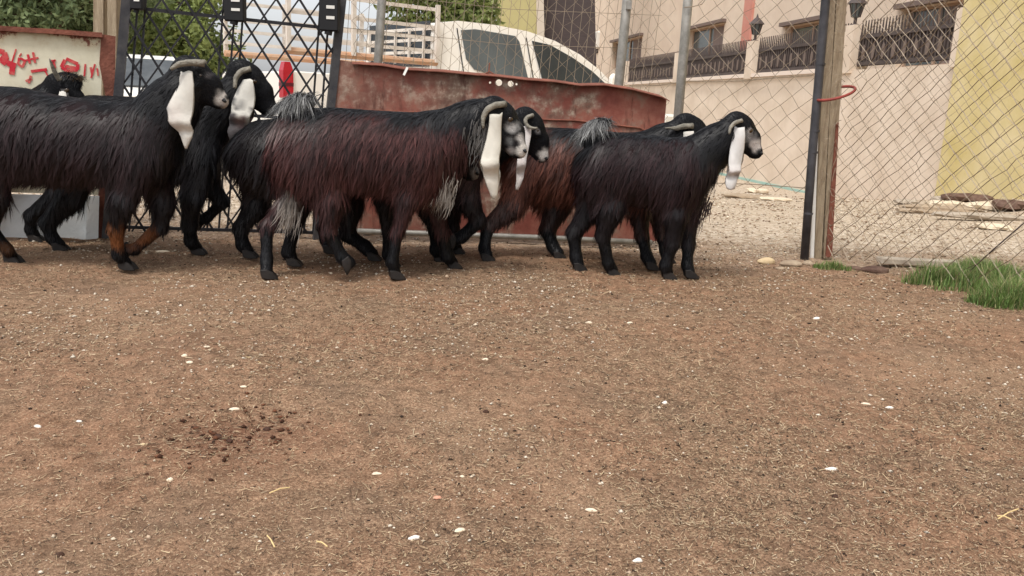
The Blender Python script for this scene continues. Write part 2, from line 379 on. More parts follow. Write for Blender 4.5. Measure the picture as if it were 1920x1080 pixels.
# ---- long rusty red sheet
def red_sheet():
    pl = Plane(P2, P3); loc = ground_pt(940, 458)
    root = empty('sheet_barrier', loc, 'long rusty red metal sheet standing on edge behind the goats', 'metal sheet')
    import bmesh
    top = [(622, 110), (660, 116), (715, 119), (762, 127), (830, 131), (890, 137), (925, 139), (985, 146), (1040, 150), (1085, 157), (1130, 156), (1180, 164), (1235, 178), (1250, 186)]
    out = top+[(1246, 230), (1243, 260), (1240, 350), (1232, 452), (1100, 449), (900, 443), (640, 434), (622, 300)]
    def circ(cx, cy, r, n=10): return [(cx+r*math.cos(2*math.pi*i/n), cy+r*math.sin(2*math.pi*i/n)) for i in range(n)]
    holes = [circ(919, 155, 2.4, 6), [(x, y) for x, y in circ(935.5, 155, 6.2, 14)], circ(957.5, 157, 5.6, 12), circ(968.5, 158, 2.2, 6)]
    bm = bmesh.new()
    def addring(r):
        vs = [bm.verts.new(tuple(rel(loc, pl.p(*q)))) for q in r]
        return [bm.edges.new((vs[i], vs[(i+1) % len(vs)])) for i in range(len(vs))]
    es = addring(out)
    for h in holes: es += addring(h)
    bmesh.ops.triangle_fill(bm, use_beauty=True, use_dissolve=False, edges=es)
    bmesh.ops.recalc_face_normals(bm, faces=bm.faces)
    r = bmesh.ops.extrude_face_region(bm, geom=list(bm.faces))
    for v in [g for g in r['geom'] if isinstance(g, bmesh.types.BMVert)]: v.co += Vector(-pl.n*.004)
    bmesh.ops.recalc_face_normals(bm, faces=bm.faces)
    me = bpy.data.meshes.new('sheet'); bm.to_mesh(me); bm.free()
    m, n, b = new_mat('rusted_red_paint'); b.inputs['Roughness'].default_value = .72; b.inputs['Specular IOR Level'].default_value = .25
    tc = node(n, 'ShaderNodeTexCoord')
    def noise(sc, det=6, st=(1, 1, 1)):
        mp = node(n, 'ShaderNodeMapping'); mp.inputs['Scale'].default_value = st; n.links.new(tc.outputs['Object'], mp.inputs[0])
        k = node(n, 'ShaderNodeTexNoise', Scale=sc, Detail=det, Roughness=.68); n.links.new(mp.outputs[0], k.inputs['Vector']); return k.outputs['Fac']
    base = ramp(n, noise(5, 9), [(.30, srgb(100, 56, 48)), (.43, srgb(126, 70, 60)), (.55, srgb(142, 90, 76)), (.66, srgb(138, 114, 100))]).outputs[0]
    pale = ramp(n, noise(2.3, 9), [(.43, (0, 0, 0)), (.52, (.95, .95, .95))]).outputs[0]
    sx = n.nodes.new('ShaderNodeSeparateXYZ'); n.links.new(tc.outputs['Object'], sx.inputs[0])
    cx_ = n.nodes.new('ShaderNodeMath'); cx_.operation = 'MULTIPLY_ADD'; n.links.new(noise(3, 5), cx_.inputs[0]); cx_.inputs[1].default_value = .9; n.links.new(sx.outputs[0], cx_.inputs[2])
    wm = ramp(n, cx_.outputs[0], [(.0, (.55, .55, .55)), (.1, (1, 1, 1)), (.86, (1, 1, 1)), (1.0, (.08, .08, .08))])
    mu = n.nodes.new('ShaderNodeMix'); mu.data_type = 'RGBA'; mu.blend_type = 'MULTIPLY'; mu.inputs[0].default_value = 1; n.links.new(pale, mu.inputs[6]); n.links.new(wm.outputs[0], mu.inputs[7]); pale = mu.outputs[2]
    x = n.nodes.new('ShaderNodeMix'); x.data_type = 'RGBA'; n.links.new(pale, x.inputs[0]); n.links.new(base, x.inputs[6])
    pc = ramp(n, noise(13, 6), [(.38, srgb(100, 74, 64)), (.50, srgb(128, 106, 92)), (.62, srgb(182, 170, 152))]).outputs[0]; n.links.new(pc, x.inputs[7])
    y = n.nodes.new('ShaderNodeMix'); y.data_type = 'RGBA'; dr = ramp(n, noise(7, 7, (2.2, 2.2, .5)), [(.57, (0, 0, 0)), (.66, (.8, .8, .8))]).outputs[0]
    n.links.new(dr, y.inputs[0]); n.links.new(x.outputs[2], y.inputs[6]); y.inputs[7].default_value = (*srgb(84, 52, 44), 1)
    n.links.new(y.outputs[2], b.inputs['Base Color'])
    bp = node(n, 'ShaderNodeBump', Strength=.35, Distance=.03); n.links.new(noise(3.5, 4), bp.inputs['Height']); n.links.new(bp.outputs[0], b.inputs['Normal'])
    link('sheet', me, m, root)
    # folded flange along the top, projecting towards the yard
    mb = MB(); fl = []
    for i, (x_, y_) in enumerate(top[1:]):
        p = rel(loc, pl.p(x_, y_-1, .002)); q = p+pl.n*(.03+.03*(i/len(top)))+np.array([0, 0, -.012]); fl.append([p, q, q+np.array([0, 0, -.004]), p+np.array([0, 0, -.004])])
    mb.loft(fl); mb.build('top_flange', M['rust'], root)
    mb = MB(); mb.tube([rel(loc, pl.p(x_, y_, .03)) for x_, y_ in ((628, 432), (800, 438), (1000, 445), (1222, 455))], .016, 8); mb.build('bottom_pipe', M['galv'], root, smooth=True)
    mb = MB(); mb.tube([rel(loc, pl.p(x_, y_, .004)) for x_, y_ in ((640, 205), (800, 212), (960, 222), (1080, 226), (1200, 240), (1228, 256))], .006, 6); mb.build('weld_seam', M['rust'], root)
    mb = MB(); mb.bar(rel(loc, pl.p(764, 126, .03)), rel(loc, pl.p(757, 141, .05)), .012, .004, pl.n); mb.build('torn_tab', M['white'], root)
    mb = MB(); mb.tube([rel(loc, pl.p(918, 118, .0)), rel(loc, pl.p(916, 138, .0))], .004, 5); mb.tube([rel(loc, pl.p(905, 141, .012)), rel(loc, pl.p(918, 134, .012)), rel(loc, pl.p(931, 142, .012))], .004, 5); mb.build('wire_tie', M['rust'], root)
red_sheet()

# ---- wire fences
def zig(mb, pl, loc, x0, x1, z0, z1, cell, r, jit=.006, seed=0, shear=0.0):
    """chain link: zig-zag wires between plan stations x0..x1 along the plane (metres from pl.a)"""
    rr = np.random.default_rng(seed); nrow = int((z1-z0)/cell*2); ncol = int((x1-x0)/cell)
    J = rr.normal(0, jit, (ncol+3, nrow+2, 2))
    def pt(i, k, s):   # node: column i (+half on odd rows)
        dx = (.5 if (k % 2) else 0)*s
        ii = i + (1 if (s < 0 and k % 2) else 0)
        x = x0+(i+dx)*cell; jx = J[min(max(int(i+(dx < 0)*-1+1), 0), ncol+2), k]
        return None
    for i in range(ncol+1):
        for s in (1, -1):
            pts = []
            for k in range(nrow+1):
                off = (k % 2)*.5*s
                x = x0+(i+off)*cell
                key = int(round((i+off)*2))
                j = J[(key//2) % (ncol+3), k]
                z = z0+k*cell/2
                x += j[0]+shear*(z-z0); z += j[1]
                wv = .0022*(1 if k % 2 else -1)*s
                p = pl.a+pl.d*x+pl.n*wv; pts.append(rel(loc, (p[0], p[1], z)))
            mb.tube(pts, r, 3, cap=False)
def wire_fence_left():
    a, b = ground_pt(640, 438), ground_pt(1290, 447); pl = Plane(a, b); loc = (*(a[:2]*.5+b[:2]*.5), 0.)
    root = empty('wire_fence', loc, 'fine welded wire fence with thin grey posts standing behind the red sheet', 'fence')
    for (t, q) in (((716, 0), (709, 115)), ((1176, 0), (1160, 160)), ((1290, 0), (1270, 235))):
        d = (q[0]-t[0])/(q[1]-t[1]); mb = MB(); mb.tube([rel(loc, pl.p(t[0]+d*(y-t[1]), y)) for y in (-260, 100, 452)], .028 if t[0] > 1000 else .024, 10)
        p = mb.build('post', M['galv'], root, smooth=True)
        if t[0] == 1290:
            mb = MB(); mb.tube([rel(loc, pl.p(1283, 14, .03)), rel(loc, pl.p(1300, 12, .05)), rel(loc, pl.p(1316, 8, .05)), rel(loc, pl.p(1322, 0, .05)), rel(loc, pl.p(1326, -40, .05))], .003, 5); mb.build('tie_wire', M['wire'], p)
        if t[0] == 1176: mb = MB(); mb.box(rel(loc, pl.p(1179, 10, .03)), (.03, .03, .045)); mb.build('clamp', M['galv'], p)
    L = np.linalg.norm(b[:2]-a[:2]); mb = MB()
    x = 0.02
    for k in range(200):
        x = .02+k*.052
        if x > L*.86: break
        p = pl.a+pl.d*x; lean = .06; mb.tube([rel(loc, (p[0]+pl.d[0]*lean*(z-1.0), p[1]+.01*math.sin(k), z)) for z in (.05, .7, 1.4, 2.1)], .0016, 3, cap=False)
    for z in (.35, 1.12, 1.31, 1.5, 1.8, 2.05):
        p, q = pl.a+pl.n*.004, pl.a+pl.d*L*.86+pl.n*.004; mid = (p+q)/2
        mb.tube([rel(loc, (p[0], p[1], z)), rel(loc, (mid[0], mid[1], z-.03)), rel(loc, (q[0], q[1], z))], .0016, 3, cap=False)
    o = mb.build('welded_mesh', M['wire'], root); o['kind'] = 'stuff'
    mb = MB(); zig(mb, Plane(pl.a-pl.n*.05, pl.b-pl.n*.05), loc, .1, L*.9, .05, 2.0, .105, .0016, .01, 3); o = mb.build('chain_mesh', M['wire'], root); o['kind'] = 'stuff'
wire_fence_left()
def chain_fence_mid():
    a, b = ground_pt(1268, 462), ground_pt(1512, 484); pl = Plane(a, b); loc = (*(a[:2]*.5+b[:2]*.5), 0.)
    root = empty('chain_link_fence', loc, 'stretch of wide chain link mesh between thin grey post and dark pipe', 'fence')
    L = np.linalg.norm(b[:2]-a[:2]); mb = MB(); zig(mb, pl, loc, 0, L-.02, .36, 2.0, .104, .0022, .006, 5, .05); o = mb.build('wire_mesh', M['wire'], root); o['kind'] = 'stuff'
    mb = MB(); mb.tube([rel(loc, (*(pl.a+pl.d*x)[:2], .37+.02*math.sin(x*3))) for x in np.linspace(0, L-.03, 12)], .0028, 5); mb.build('bottom_wire', M['wire'], root)
chain_fence_mid()
PP = ground_pt(1510, 486)
def posts():
    pl = Plane(PP, PP+np.array([1, 0, 0]))
    mb = MB(); mb.tube([pl.p(1508, 488)-PP, pl.p(1522, 300)-PP, pl.p(1548, 0)-PP, pl.p(1566, -240)-PP], .0235, 12)
    r = empty('fence_post', PP, 'tall dark steel pipe post leaning beside the rusty wooden post', 'fence post'); mb.build('pipe', M['blackpost'], r, smooth=True)
    for y in (120, 245, 285, 400):
        x = 1508+(488-y)*.082; mb = MB(); c = pl.p(x, y)-PP; mb.tube([c+np.array([0, 0, -.006]), c+np.array([.001, 0, .006])], .0258, 12); mb.build('band', M['blackpost'], r)
    b2 = ground_pt(1543, 484); p2 = Plane(b2, b2+np.array([1, 0, 0]))
    r2 = empty('wooden_post', b2, 'weathered brown wooden post with rusty steel angle, wrapped in old wire', 'fence post')
    mb = MB(); mb.prism([p2.p(*q)-b2 for q in ((1527, 486), (1540, 486), (1580, -240), (1560, -240))], (0, .05, 0)); mb.build('plank', M['wood'], r2)
    mb = MB(); mb.prism([p2.p(*q, .004)-b2 for q in ((1544, 485), (1560, 486), (1574, 210), (1604, -240), (1584, -240), (1556, 210))], (0, .05, 0)); mb.build('plank', M['wood'], r2)
    mb = MB(); mb.prism([p2.p(*q, .006)-b2 for q in ((1520, 486), (1526, 486), (1538, 150), (1532, 150))], (0, .02, 0)); mb.build('white_batten', M['white'], r2)
    mb = MB(); mb.prism([p2.p(*q, .012)-b2 for q in ((1548, 482), (1560, 482), (1573, 230), (1568, 230))], (0, .008, 0)); mb.build('steel_angle', M['rust'], r2)
    mb = MB(); rr = random.Random(3)
    for k in range(34):
        y = 480-k*19; xc = 1543+(486-y)*.07; pts = []
        for j in range(6): pts.append(p2.p(xc-16+32*j/5+rr.uniform(-3, 3), y+rr.uniform(-12, 12)+j*rr.uniform(-4, 3), .02+rr.uniform(0, .012))-b2)
        mb.tube(pts, .0018, 3, cap=False)
    o = mb.build('tangled_wire', M['wire'], r2); o['kind'] = 'stuff'
    # red loop hanging on the post
    c = p2.p(1565, 175, .06); mb = MB(); pts = []
    for k in range(25):
        t = 2*math.pi*k/24; pts.append(np.array([.102*math.cos(t), .085*math.sin(t)-.0, .026*math.sin(t+.5)+.022*math.cos(t)]))
    mb.tube(pts, .0075, 8, cap=False); o = mb.build('hose_loop', mat('faded_red_hose', srgb(150, 66, 58), srgb(120, 58, 50), 20, .6), None, smooth=True); o.location = c
    tag(o, 'faded red hose loop hanging round the wooden post', 'hose')
posts()
def chain_fence_right():
    a, b = ground_pt(1562, 492), ground_pt(2250, 640); pl = Plane(a, b); loc = (*(a[:2]*.7+b[:2]*.3), 0.)
    root = empty('chain_link_fence', loc, 'sagging double layered chain link fence running right from the wooden post', 'fence')
    L = np.linalg.norm(b[:2]-a[:2]); mb = MB(); zig(mb, pl, loc, 0, L, .04, 1.9, .098, .0027, .004, 8, .03); o = mb.build('wire_mesh', M['wire'], root); o['kind'] = 'stuff'
    p2 = Plane(ground_pt(1562, 482), ground_pt(2150, 500)); mb = MB(); zig(mb, p2, loc, 0, 1.8, .02, 1.9, .104, .0020, .006, 11, -.02); o = mb.build('back_mesh', M['wire'], root); o['kind'] = 'stuff'
    mb = MB(); mb.tube([rel(loc, ground_pt(1805, 520, .0)), rel(loc, on_plane(1860, 470, pl.a, pl.n)), rel(loc, on_plane(1935, 405, pl.a, pl.n))], .0032, 6); mb.build('brace_wire', M['iron'], root)
chain_fence_right()

# ================================================================== pickup truck
def pickup():
    yaw = math.radians(38); C0 = np.array([-1.98, 7.35, 0.]); C0[2] = gz(-1.98, 7.35)-.05
    root = empty('pickup_truck', C0, 'white double cab pickup truck with a stake cage round its bed', 'pickup truck', rz=yaw)
    f = np.array([math.cos(yaw), math.sin(yaw), 0]); n_ = np.array([math.sin(yaw), -math.cos(yaw), 0])
    def side(px, py, off=0.):
        q = rel(C0, on_plane(px, py, C0+n_*off, n_), yaw); return q
    W = 1.5
    body = MB()
    # bed walls + floor (local x forward, y to the far side)
    body.box((.78, .03, .80), (1.5, .06, .56)); body.box((.78, W-.03, .80), (1.5, .06, .56)); body.box((.78, W/2, .56), (1.5, W-.12, .08))
    body.build('bed', M['carwhite'], root, bevel=.01)
    mb = MB(); mb.box((.0, W/2, .80), (.05, W-.02, .54)); mb.build('tailgate', M['carwhite'], root, bevel=.01)
    # cab: side outline traced, extruded over the width, tucked in at the roof
    prof = [side(x, y) for x, y in ((822, 200), (822, 128), (824, 60), (832, 42), (870, 38), (940, 46), (1000, 58), (1050, 76), (1095, 102), (1130, 132), (1152, 158))]
    prof = [(p[0], p[2]) for p in prof]; xe = prof[-1][0]
    prof = [(prof[0][0], .42)]+prof[1:]+[(xe+.06, .95), (xe+.06, .42)]
    def tuck(z): return max(0, z-1.05)*.16
    rings = []
    for s_, yb in ((0, 0), (1, W)):
        rings.append([(x, yb+(tuck(z) if s_ == 0 else -tuck(z)), z) for x, z in prof])
    mb = MB(); mb.loft(rings); mb.build('cab', M['carwhite'], root)
    def pane(name, pts, m, off=.006):
        r = [side(*p) for p in pts]; r = [(x, tuck(z)-off, z) for x, _, z in r]; mb = MB(); mb.prism(r, (0, .004, 0)); o = mb.build(name, m, root)
        return o
    pane('rear_door_window', [(873, 56), (900, 54), (975, 67), (982, 78), (992, 150), (930, 142), (892, 130), (878, 110)], mat('grey_reflection_glass', srgb(92, 100, 104), srgb(72, 78, 84), 1.2, .2, spec=.5))  # lighter grey puts the reflection into the pane colour
    pane('front_door_window', [(1006, 76), (1040, 84), (1080, 108), (1115, 134), (1140, 160), (1020, 156)], M['carglass'])
    # door seams and drip rail as thin dark lines in relief
    for a, b in (((996, 70), (1003, 160)), ((866, 52), (872, 150))):
        mb = MB(); p, q = side(*a), side(*b); mb.bar((p[0], tuck(p[2])-.003, p[2]), (q[0], tuck(q[2])-.003, q[2]), .010, .004, (0, 1, 0))
        mb.build('door_seam', M['black'], root)
    zb = side(820, 120)[2]; xb = prof[1][0]
    mb = MB(); mb.box((xb-.008, W/2, 1.42), (.006, 1.2, .42)); mb.build('rear_window', M['carglass'], root)
    ws = [(prof[-4][0]+.01, W*.12, prof[-4][1]-.0), (prof[-4][0]+.01, W*.88, prof[-4][1]), (xe+.0, W*.95, prof[-3][1]-.05), (xe+.0, W*.05, prof[-3][1]-.05)]
    mb = MB(); mb.prism([(p[0]+.03, p[1], p[2]+.02) for p in ws], (.01, 0, .012)); mb.build('windscreen', M['carglass'], root)
    xh = xe+.04; mb = MB()
    mb.loft([[(xh, .03, .42), (xh, .03, 1.0), (xh, .3, 1.08), (xh, W-.3, 1.08), (xh, W-.03, 1.0), (xh, W-.03, .42)], [(xh+.8, .05, .42), (xh+.8, .05, .93), (xh+.8, .3, 1.02), (xh+.8, W-.3, 1.02), (xh+.8, W-.05, .93), (xh+.8, W-.05, .42)], [(xh+1.05, .14, .45), (xh+1.05, .14, .82), (xh+1.05, .35, .9), (xh+1.05, W-.35, .9), (xh+1.05, W-.14, .82), (xh+1.05, W-.14, .45)]])
    mb.build('bonnet', M['carwhite'], root)
    for y in (.13, W-.13):
        mb = MB(); mb.box((xh+.95, y, .80), (.22, .2, .16)); mb.build('headlight', M['white'], root, bevel=.03)
    mb = MB(); mb.box((xh+1.08, W/2, .5), (.14, W-.1, .22)); mb.build('bumper', M['carwhite'], root, bevel=.03)
    for nm, y in (('tail_light', .02),):
        mb = MB(); mb.loft([[(-.02+.03*(z0 < 1), y-.036, z0), (.03+.03*(z0 < 1), y-.036, z0), (.03+.03*(z0 < 1), y+.04, z0), (-.02+.03*(z0 < 1), y+.04, z0)] if abs(z0-.98) > .15 else [(-.035, y-.04, z0), (.055, y-.04, z0), (.055, y+.05, z0), (-.035, y+.05, z0)] for z0 in (.82, .86, .98, 1.08, 1.15)]); t = mb.build(nm, M['red'], root)
        mb = MB(); mb.box((.01, y+.005, .965), (.094, .094, .03)); mb.build('lens_band', mat('dark_red_lens', srgb(90, 30, 40), None, rough=.3) if y < 1 else M['red'], t)
    for x in (.85, xh+.35):
        for y in (.1, W-.1):
            mb = MB(); mb.tube([(x, y-.11, .37), (x, y+.11, .37)], .37, 20); wv = mb.build('wheel', M['tyre'], root)
            mb = MB(); mb.tube([(x, y-.12, .37), (x, y+.12, .37)], .22, 12); mb.build('rim', M['galv'], wv)
    p = side(1151, 156, .12); mb = MB(); mb.loft([[(p[0]+dx*s, p[1]+.03*s*dy, p[2]+z) for dx, dy in ((-.06, -1), (.06, -1), (.06, 1), (-.06, 1))] for z, s in ((-.12, .5), (-.07, 1), (.06, 1), (.10, .5))]); mb.build('side_mirror', M['carwhite'], root, bevel=.01)
    # stake cage: cream bars round the bed
    hz = [side(718, y)[2] for y in (40, 62, 87)]; zo = side(716, 109)[2]
    for k, z in enumerate(hz+[hz[0]+.16]):
        for y in (.03, W-.03):
            mb = MB(); mb.bar((.0, y, z), (1.5, y, z), .03, .02, (0, 1, 0)); mb.build('rail', M['cage'], root)
        if k < 3: mb = MB(); mb.bar((1.5, .03, z), (1.5, W-.03, z), .03, .02, (1, 0, 0)); mb.build('rail', M['cage'], root)
    for y in (.0, W):
        for x in (.02, .62, 1.48):
            mb = MB(); mb.box((x, y, (zo+hz[0]+.2)/2), (.035, .035, hz[0]+.2-zo)); mb.build('stake', M['cage'], root)
    for k in range(5):
        y = .22+k*.27; mb = MB(); mb.box((1.47, y, (zo+hz[0])/2), (.02, .022, hz[0]-zo)); mb.build('headboard_bar', M['cage'], root)
    mb = MB(); mb.tube([(0, .03, zo), (1.5, .03, zo)], .03, 8); mb.build('bed_rail', M['orange'], root); mb = MB(); mb.tube([(0, W-.03, zo), (1.5, W-.03, zo)], .03, 8); mb.build('bed_rail', M['orange'], root)
pickup()
def parked_car():
    Y = 12.0; c = at(188, 167, Y); c = np.array([c[0], Y+1.0, gz(c[0], Y)]); rz = math.radians(20)
    root = empty('parked_car', c, 'white car with lit headlights facing the gate, half hidden by it', 'car', rz=rz)
    # x across, y away; front at y=-1.0
    def ring(y, z0, z1, hw, ht): return [(-hw, y, z0), (hw, y, z0), (hw+.02, y, z1*.7), (ht, y, z1), (-ht, y, z1), (-hw-.02, y, z1*.7)]
    mb = MB(); mb.loft([ring(-1.05, .35, 1.0, .72, .66), ring(-.95, .25, 1.08, .86, .78), ring(.0, .25, 1.12, .9, .82), ring(2.6, .25, 1.1, .9, .82), ring(3.2, .4, .95, .82, .7)]); mb.build('body', M['carwhite'], root)
    mb = MB(); mb.loft([ring(-.05, 1.06, 1.10, .80, .78), ring(.75, 1.06, 1.56, .80, .58), ring(1.4, 1.06, 1.64, .80, .58), ring(2.5, 1.06, 1.58, .80, .56), ring(3.0, 1.06, 1.12, .76, .7)]); mb.build('cabin', M['carwhite'], root)
    mb = MB(); mb.prism([(-.74, -.06, 1.13), (.74, -.06, 1.13), (.56, .70, 1.54), (-.56, .70, 1.54)], (0, -.015, .02)); mb.build('windscreen', mat('dusty_windscreen', srgb(66, 70, 74), srgb(92, 96, 98), 2, .55, spec=.2), root)
    em, n, b = new_mat('lit_headlamp'); b.inputs['Base Color'].default_value = (*srgb(240, 200, 150), 1); b.inputs['Emission Color'].default_value = (1, .72, .38, 1); b.inputs['Emission Strength'].default_value = .8
    for x in (.68, .44, -.44, -.68):
        mb = MB(); mb.tube([(x, -.95, .93), (x, -1.085+.05*(abs(x) > .5), .93)], .085, 12); mb.build('headlight', em, root)
    mb = MB(); mb.box((0, -1.07, .68), (.6, .04, .16)); mb.build('grille', M['black'], root)
    mb = MB(); mb.box((0, -1.05, .42), (1.6, .16, .2)); mb.build('bumper', M['carwhite'], root, bevel=.03)
    for x in (-.78, .78):
        for y in (-.35, 2.3):
            mb = MB(); mb.tube([(x-.1, y, .31), (x+.1, y, .31)], .31, 16); wv = mb.build('wheel', M['tyre'], root)
            mb = MB(); mb.tube([(x-.108, y, .31), (x+.108, y, .31)], .19, 10); mb.build('rim', M['galv'], wv)
parked_car()

# ================================================================== street wall, house
WA = np.array([6.0, 11.6, 0]); WB = np.array([3.55, 26.9, 0])
wd = (WB-WA)/np.linalg.norm(WB-WA); wn = np.array([wd[1], -wd[0], 0]); wn = -wn if wn[0] > 0 else wn   # towards the lane
def wallp(px, py, off=0.): return on_plane(px, py, WA+wn*off, wn)
def street_wall():
    loc = (WA[0], WA[1], -.6)
    root = empty('boundary_wall', loc, 'cream rendered street wall with dark iron railing panels between pillars', 'wall')
    R = lambda p: rel(loc, p)
    e0 = wallp(1792, 118); e1 = wallp(1120, 159); ztop = (wallp(1500, 139)[2]+wallp(1700, 123)[2])/2
    th = -wn*.2
    def slab(name, pA, pB, z0, z1, m, off=0., t=.2):
        mb = MB(); a = np.array([*pA[:2], 0])+wn*off; b = np.array([*pB[:2], 0])+wn*off
        mb.prism(R([(a[0], a[1], z0), (b[0], b[1], z0), (b[0], b[1], z1), (a[0], a[1], z1)]), tuple(-wn*t)); return mb.build(name, m, root)
    slab('wall_base', e0, e1, -1.0, ztop, M['cream'])
    slab('skirting', e0, e1, -1.0, wallp(1455, 346)[2], mat('teal_painted_band', srgb(150, 186, 176), srgb(168, 192, 180), 4, .8), .02, .03)
    slab('coping', wallp(1560, 130), e1, ztop-.02, ztop+.06, mat('pale_coping', srgb(226, 210, 196), None, rough=.9), .04, .28)
    pil = [1785+14, 1587, 1406, 1270, 1172]
    zp = wallp(1406, 78)[2]
    for k, x in enumerate(pil):
        c = wallp(x, 130); mb = MB(); wpil = .34
        a = np.array([c[0], c[1], 0])-wd*wpil/2+wn*.05; b = a+wd*wpil
        mb.prism(R([(a[0], a[1], ztop-.05), (b[0], b[1], ztop-.05), (b[0], b[1], zp), (a[0], a[1], zp)]), tuple(-wn*.32)); mb.build('pillar', M['cream'], root)
    mb = MB(); mb.tube(R([wallp(x, y, .07) for x, y in ((1180, 161), (1235, 160), (1290, 152), (1345, 153), (1400, 151), (1460, 145), (1524, 141))]), .016, 5); mb.build('cable', M['wire'], root)
    hb = (wallp(1500, 87)[2]-wallp(1500, 139)[2])
    for k in range(4):
        c0 = wallp(pil[k], 130); c1 = wallp(pil[k+1], 130); a = np.array([*c0[:2], 0])+wd*.19-wn*.08; b = np.array([*c1[:2], 0])-wd*.19-wn*.08
        L = np.linalg.norm(b-a); mb = MB(); z0 = ztop+.062; n = int(L/.085)
        for i in range(n+1):
            p = a+wd*(L*i/n); mb.prism(R([(p[0]-wd[0]*.017, p[1]-wd[1]*.017, z0), (p[0]+wd[0]*.017, p[1]+wd[1]*.017, z0), (p[0]+wd[0]*.017, p[1]+wd[1]*.017, z0+hb), (p[0], p[1], z0+hb+.22), (p[0]-wd[0]*.017, p[1]-wd[1]*.017, z0+hb)]), tuple(-wn*.02))
        for zz in (z0+.04, z0+hb-.04):
            mb.bar(R((*a[:2], zz)), R((*b[:2], zz)), .06, .03, wn)
        mb.bar(R((*(a-wn*.03)[:2], z0+hb*.5)), R((*(b-wn*.03)[:2], z0+hb*.5)), hb, .008, wn)       # backing sheet
        o = mb.build('railing', M['iron'], root)
        mb = MB()
        n2 = int(L/.26)
        for i in range(n2):
            p = a+wd*(L*(i+.5)/n2)+wn*.012
            ring = [(p[0]+wd[0]*.045*math.cos(t), p[1]+wd[1]*.045*math.cos(t), z0+hb*.42+.13*math.sin(t)) for t in np.linspace(0, 2*math.pi, 9)[:-1]]
            mb.prism(R(ring), tuple(-wn*.01))
        mb.build('oval_ornament', mat('taupe_iron', srgb(112, 98, 90), None, rough=.7), o)
    for x, lab in ((1406, 'black carriage lantern standing on the wall pillar left of the dark pipe post'), (1587, 'black carriage lantern on the wall pillar just right of the wooden post')):
        c = wallp(x, 80)-wn*.11; base = (c[0], c[1], zp); l = empty('wall_lantern', base, lab, 'lantern', 'lanterns on the street wall pillars')
        mb = MB(); mb.tube([(0, 0, 0), (0, 0, .03), (0, 0, .04), (0, 0, .14)], [.09, .08, .03, .03], 8); mb.build('stem', M['iron'], l)
        mb = MB(); mb.tube([(0, 0, .14), (0, 0, .16), (0, 0, .36)], [.05, .07, .12], 6); mb.build('glass_body', M['glass'], l)
        mb = MB()
        for k in range(6):
            t = 2*math.pi*k/6; mb.tube([(.07*math.cos(t), .07*math.sin(t), .15), (.125*math.cos(t), .125*math.sin(t), .37)], .012, 4)
        mb.build('frame', M['iron'], l)
        mb = MB(); mb.tube([(0, 0, .36), (0, 0, .39), (0, 0, .48), (0, 0, .50), (0, 0, .58)], [.17, .15, .06, .03, .005], 6); mb.build('cap', M['iron'], l)
    return ztop
ZT = street_wall()
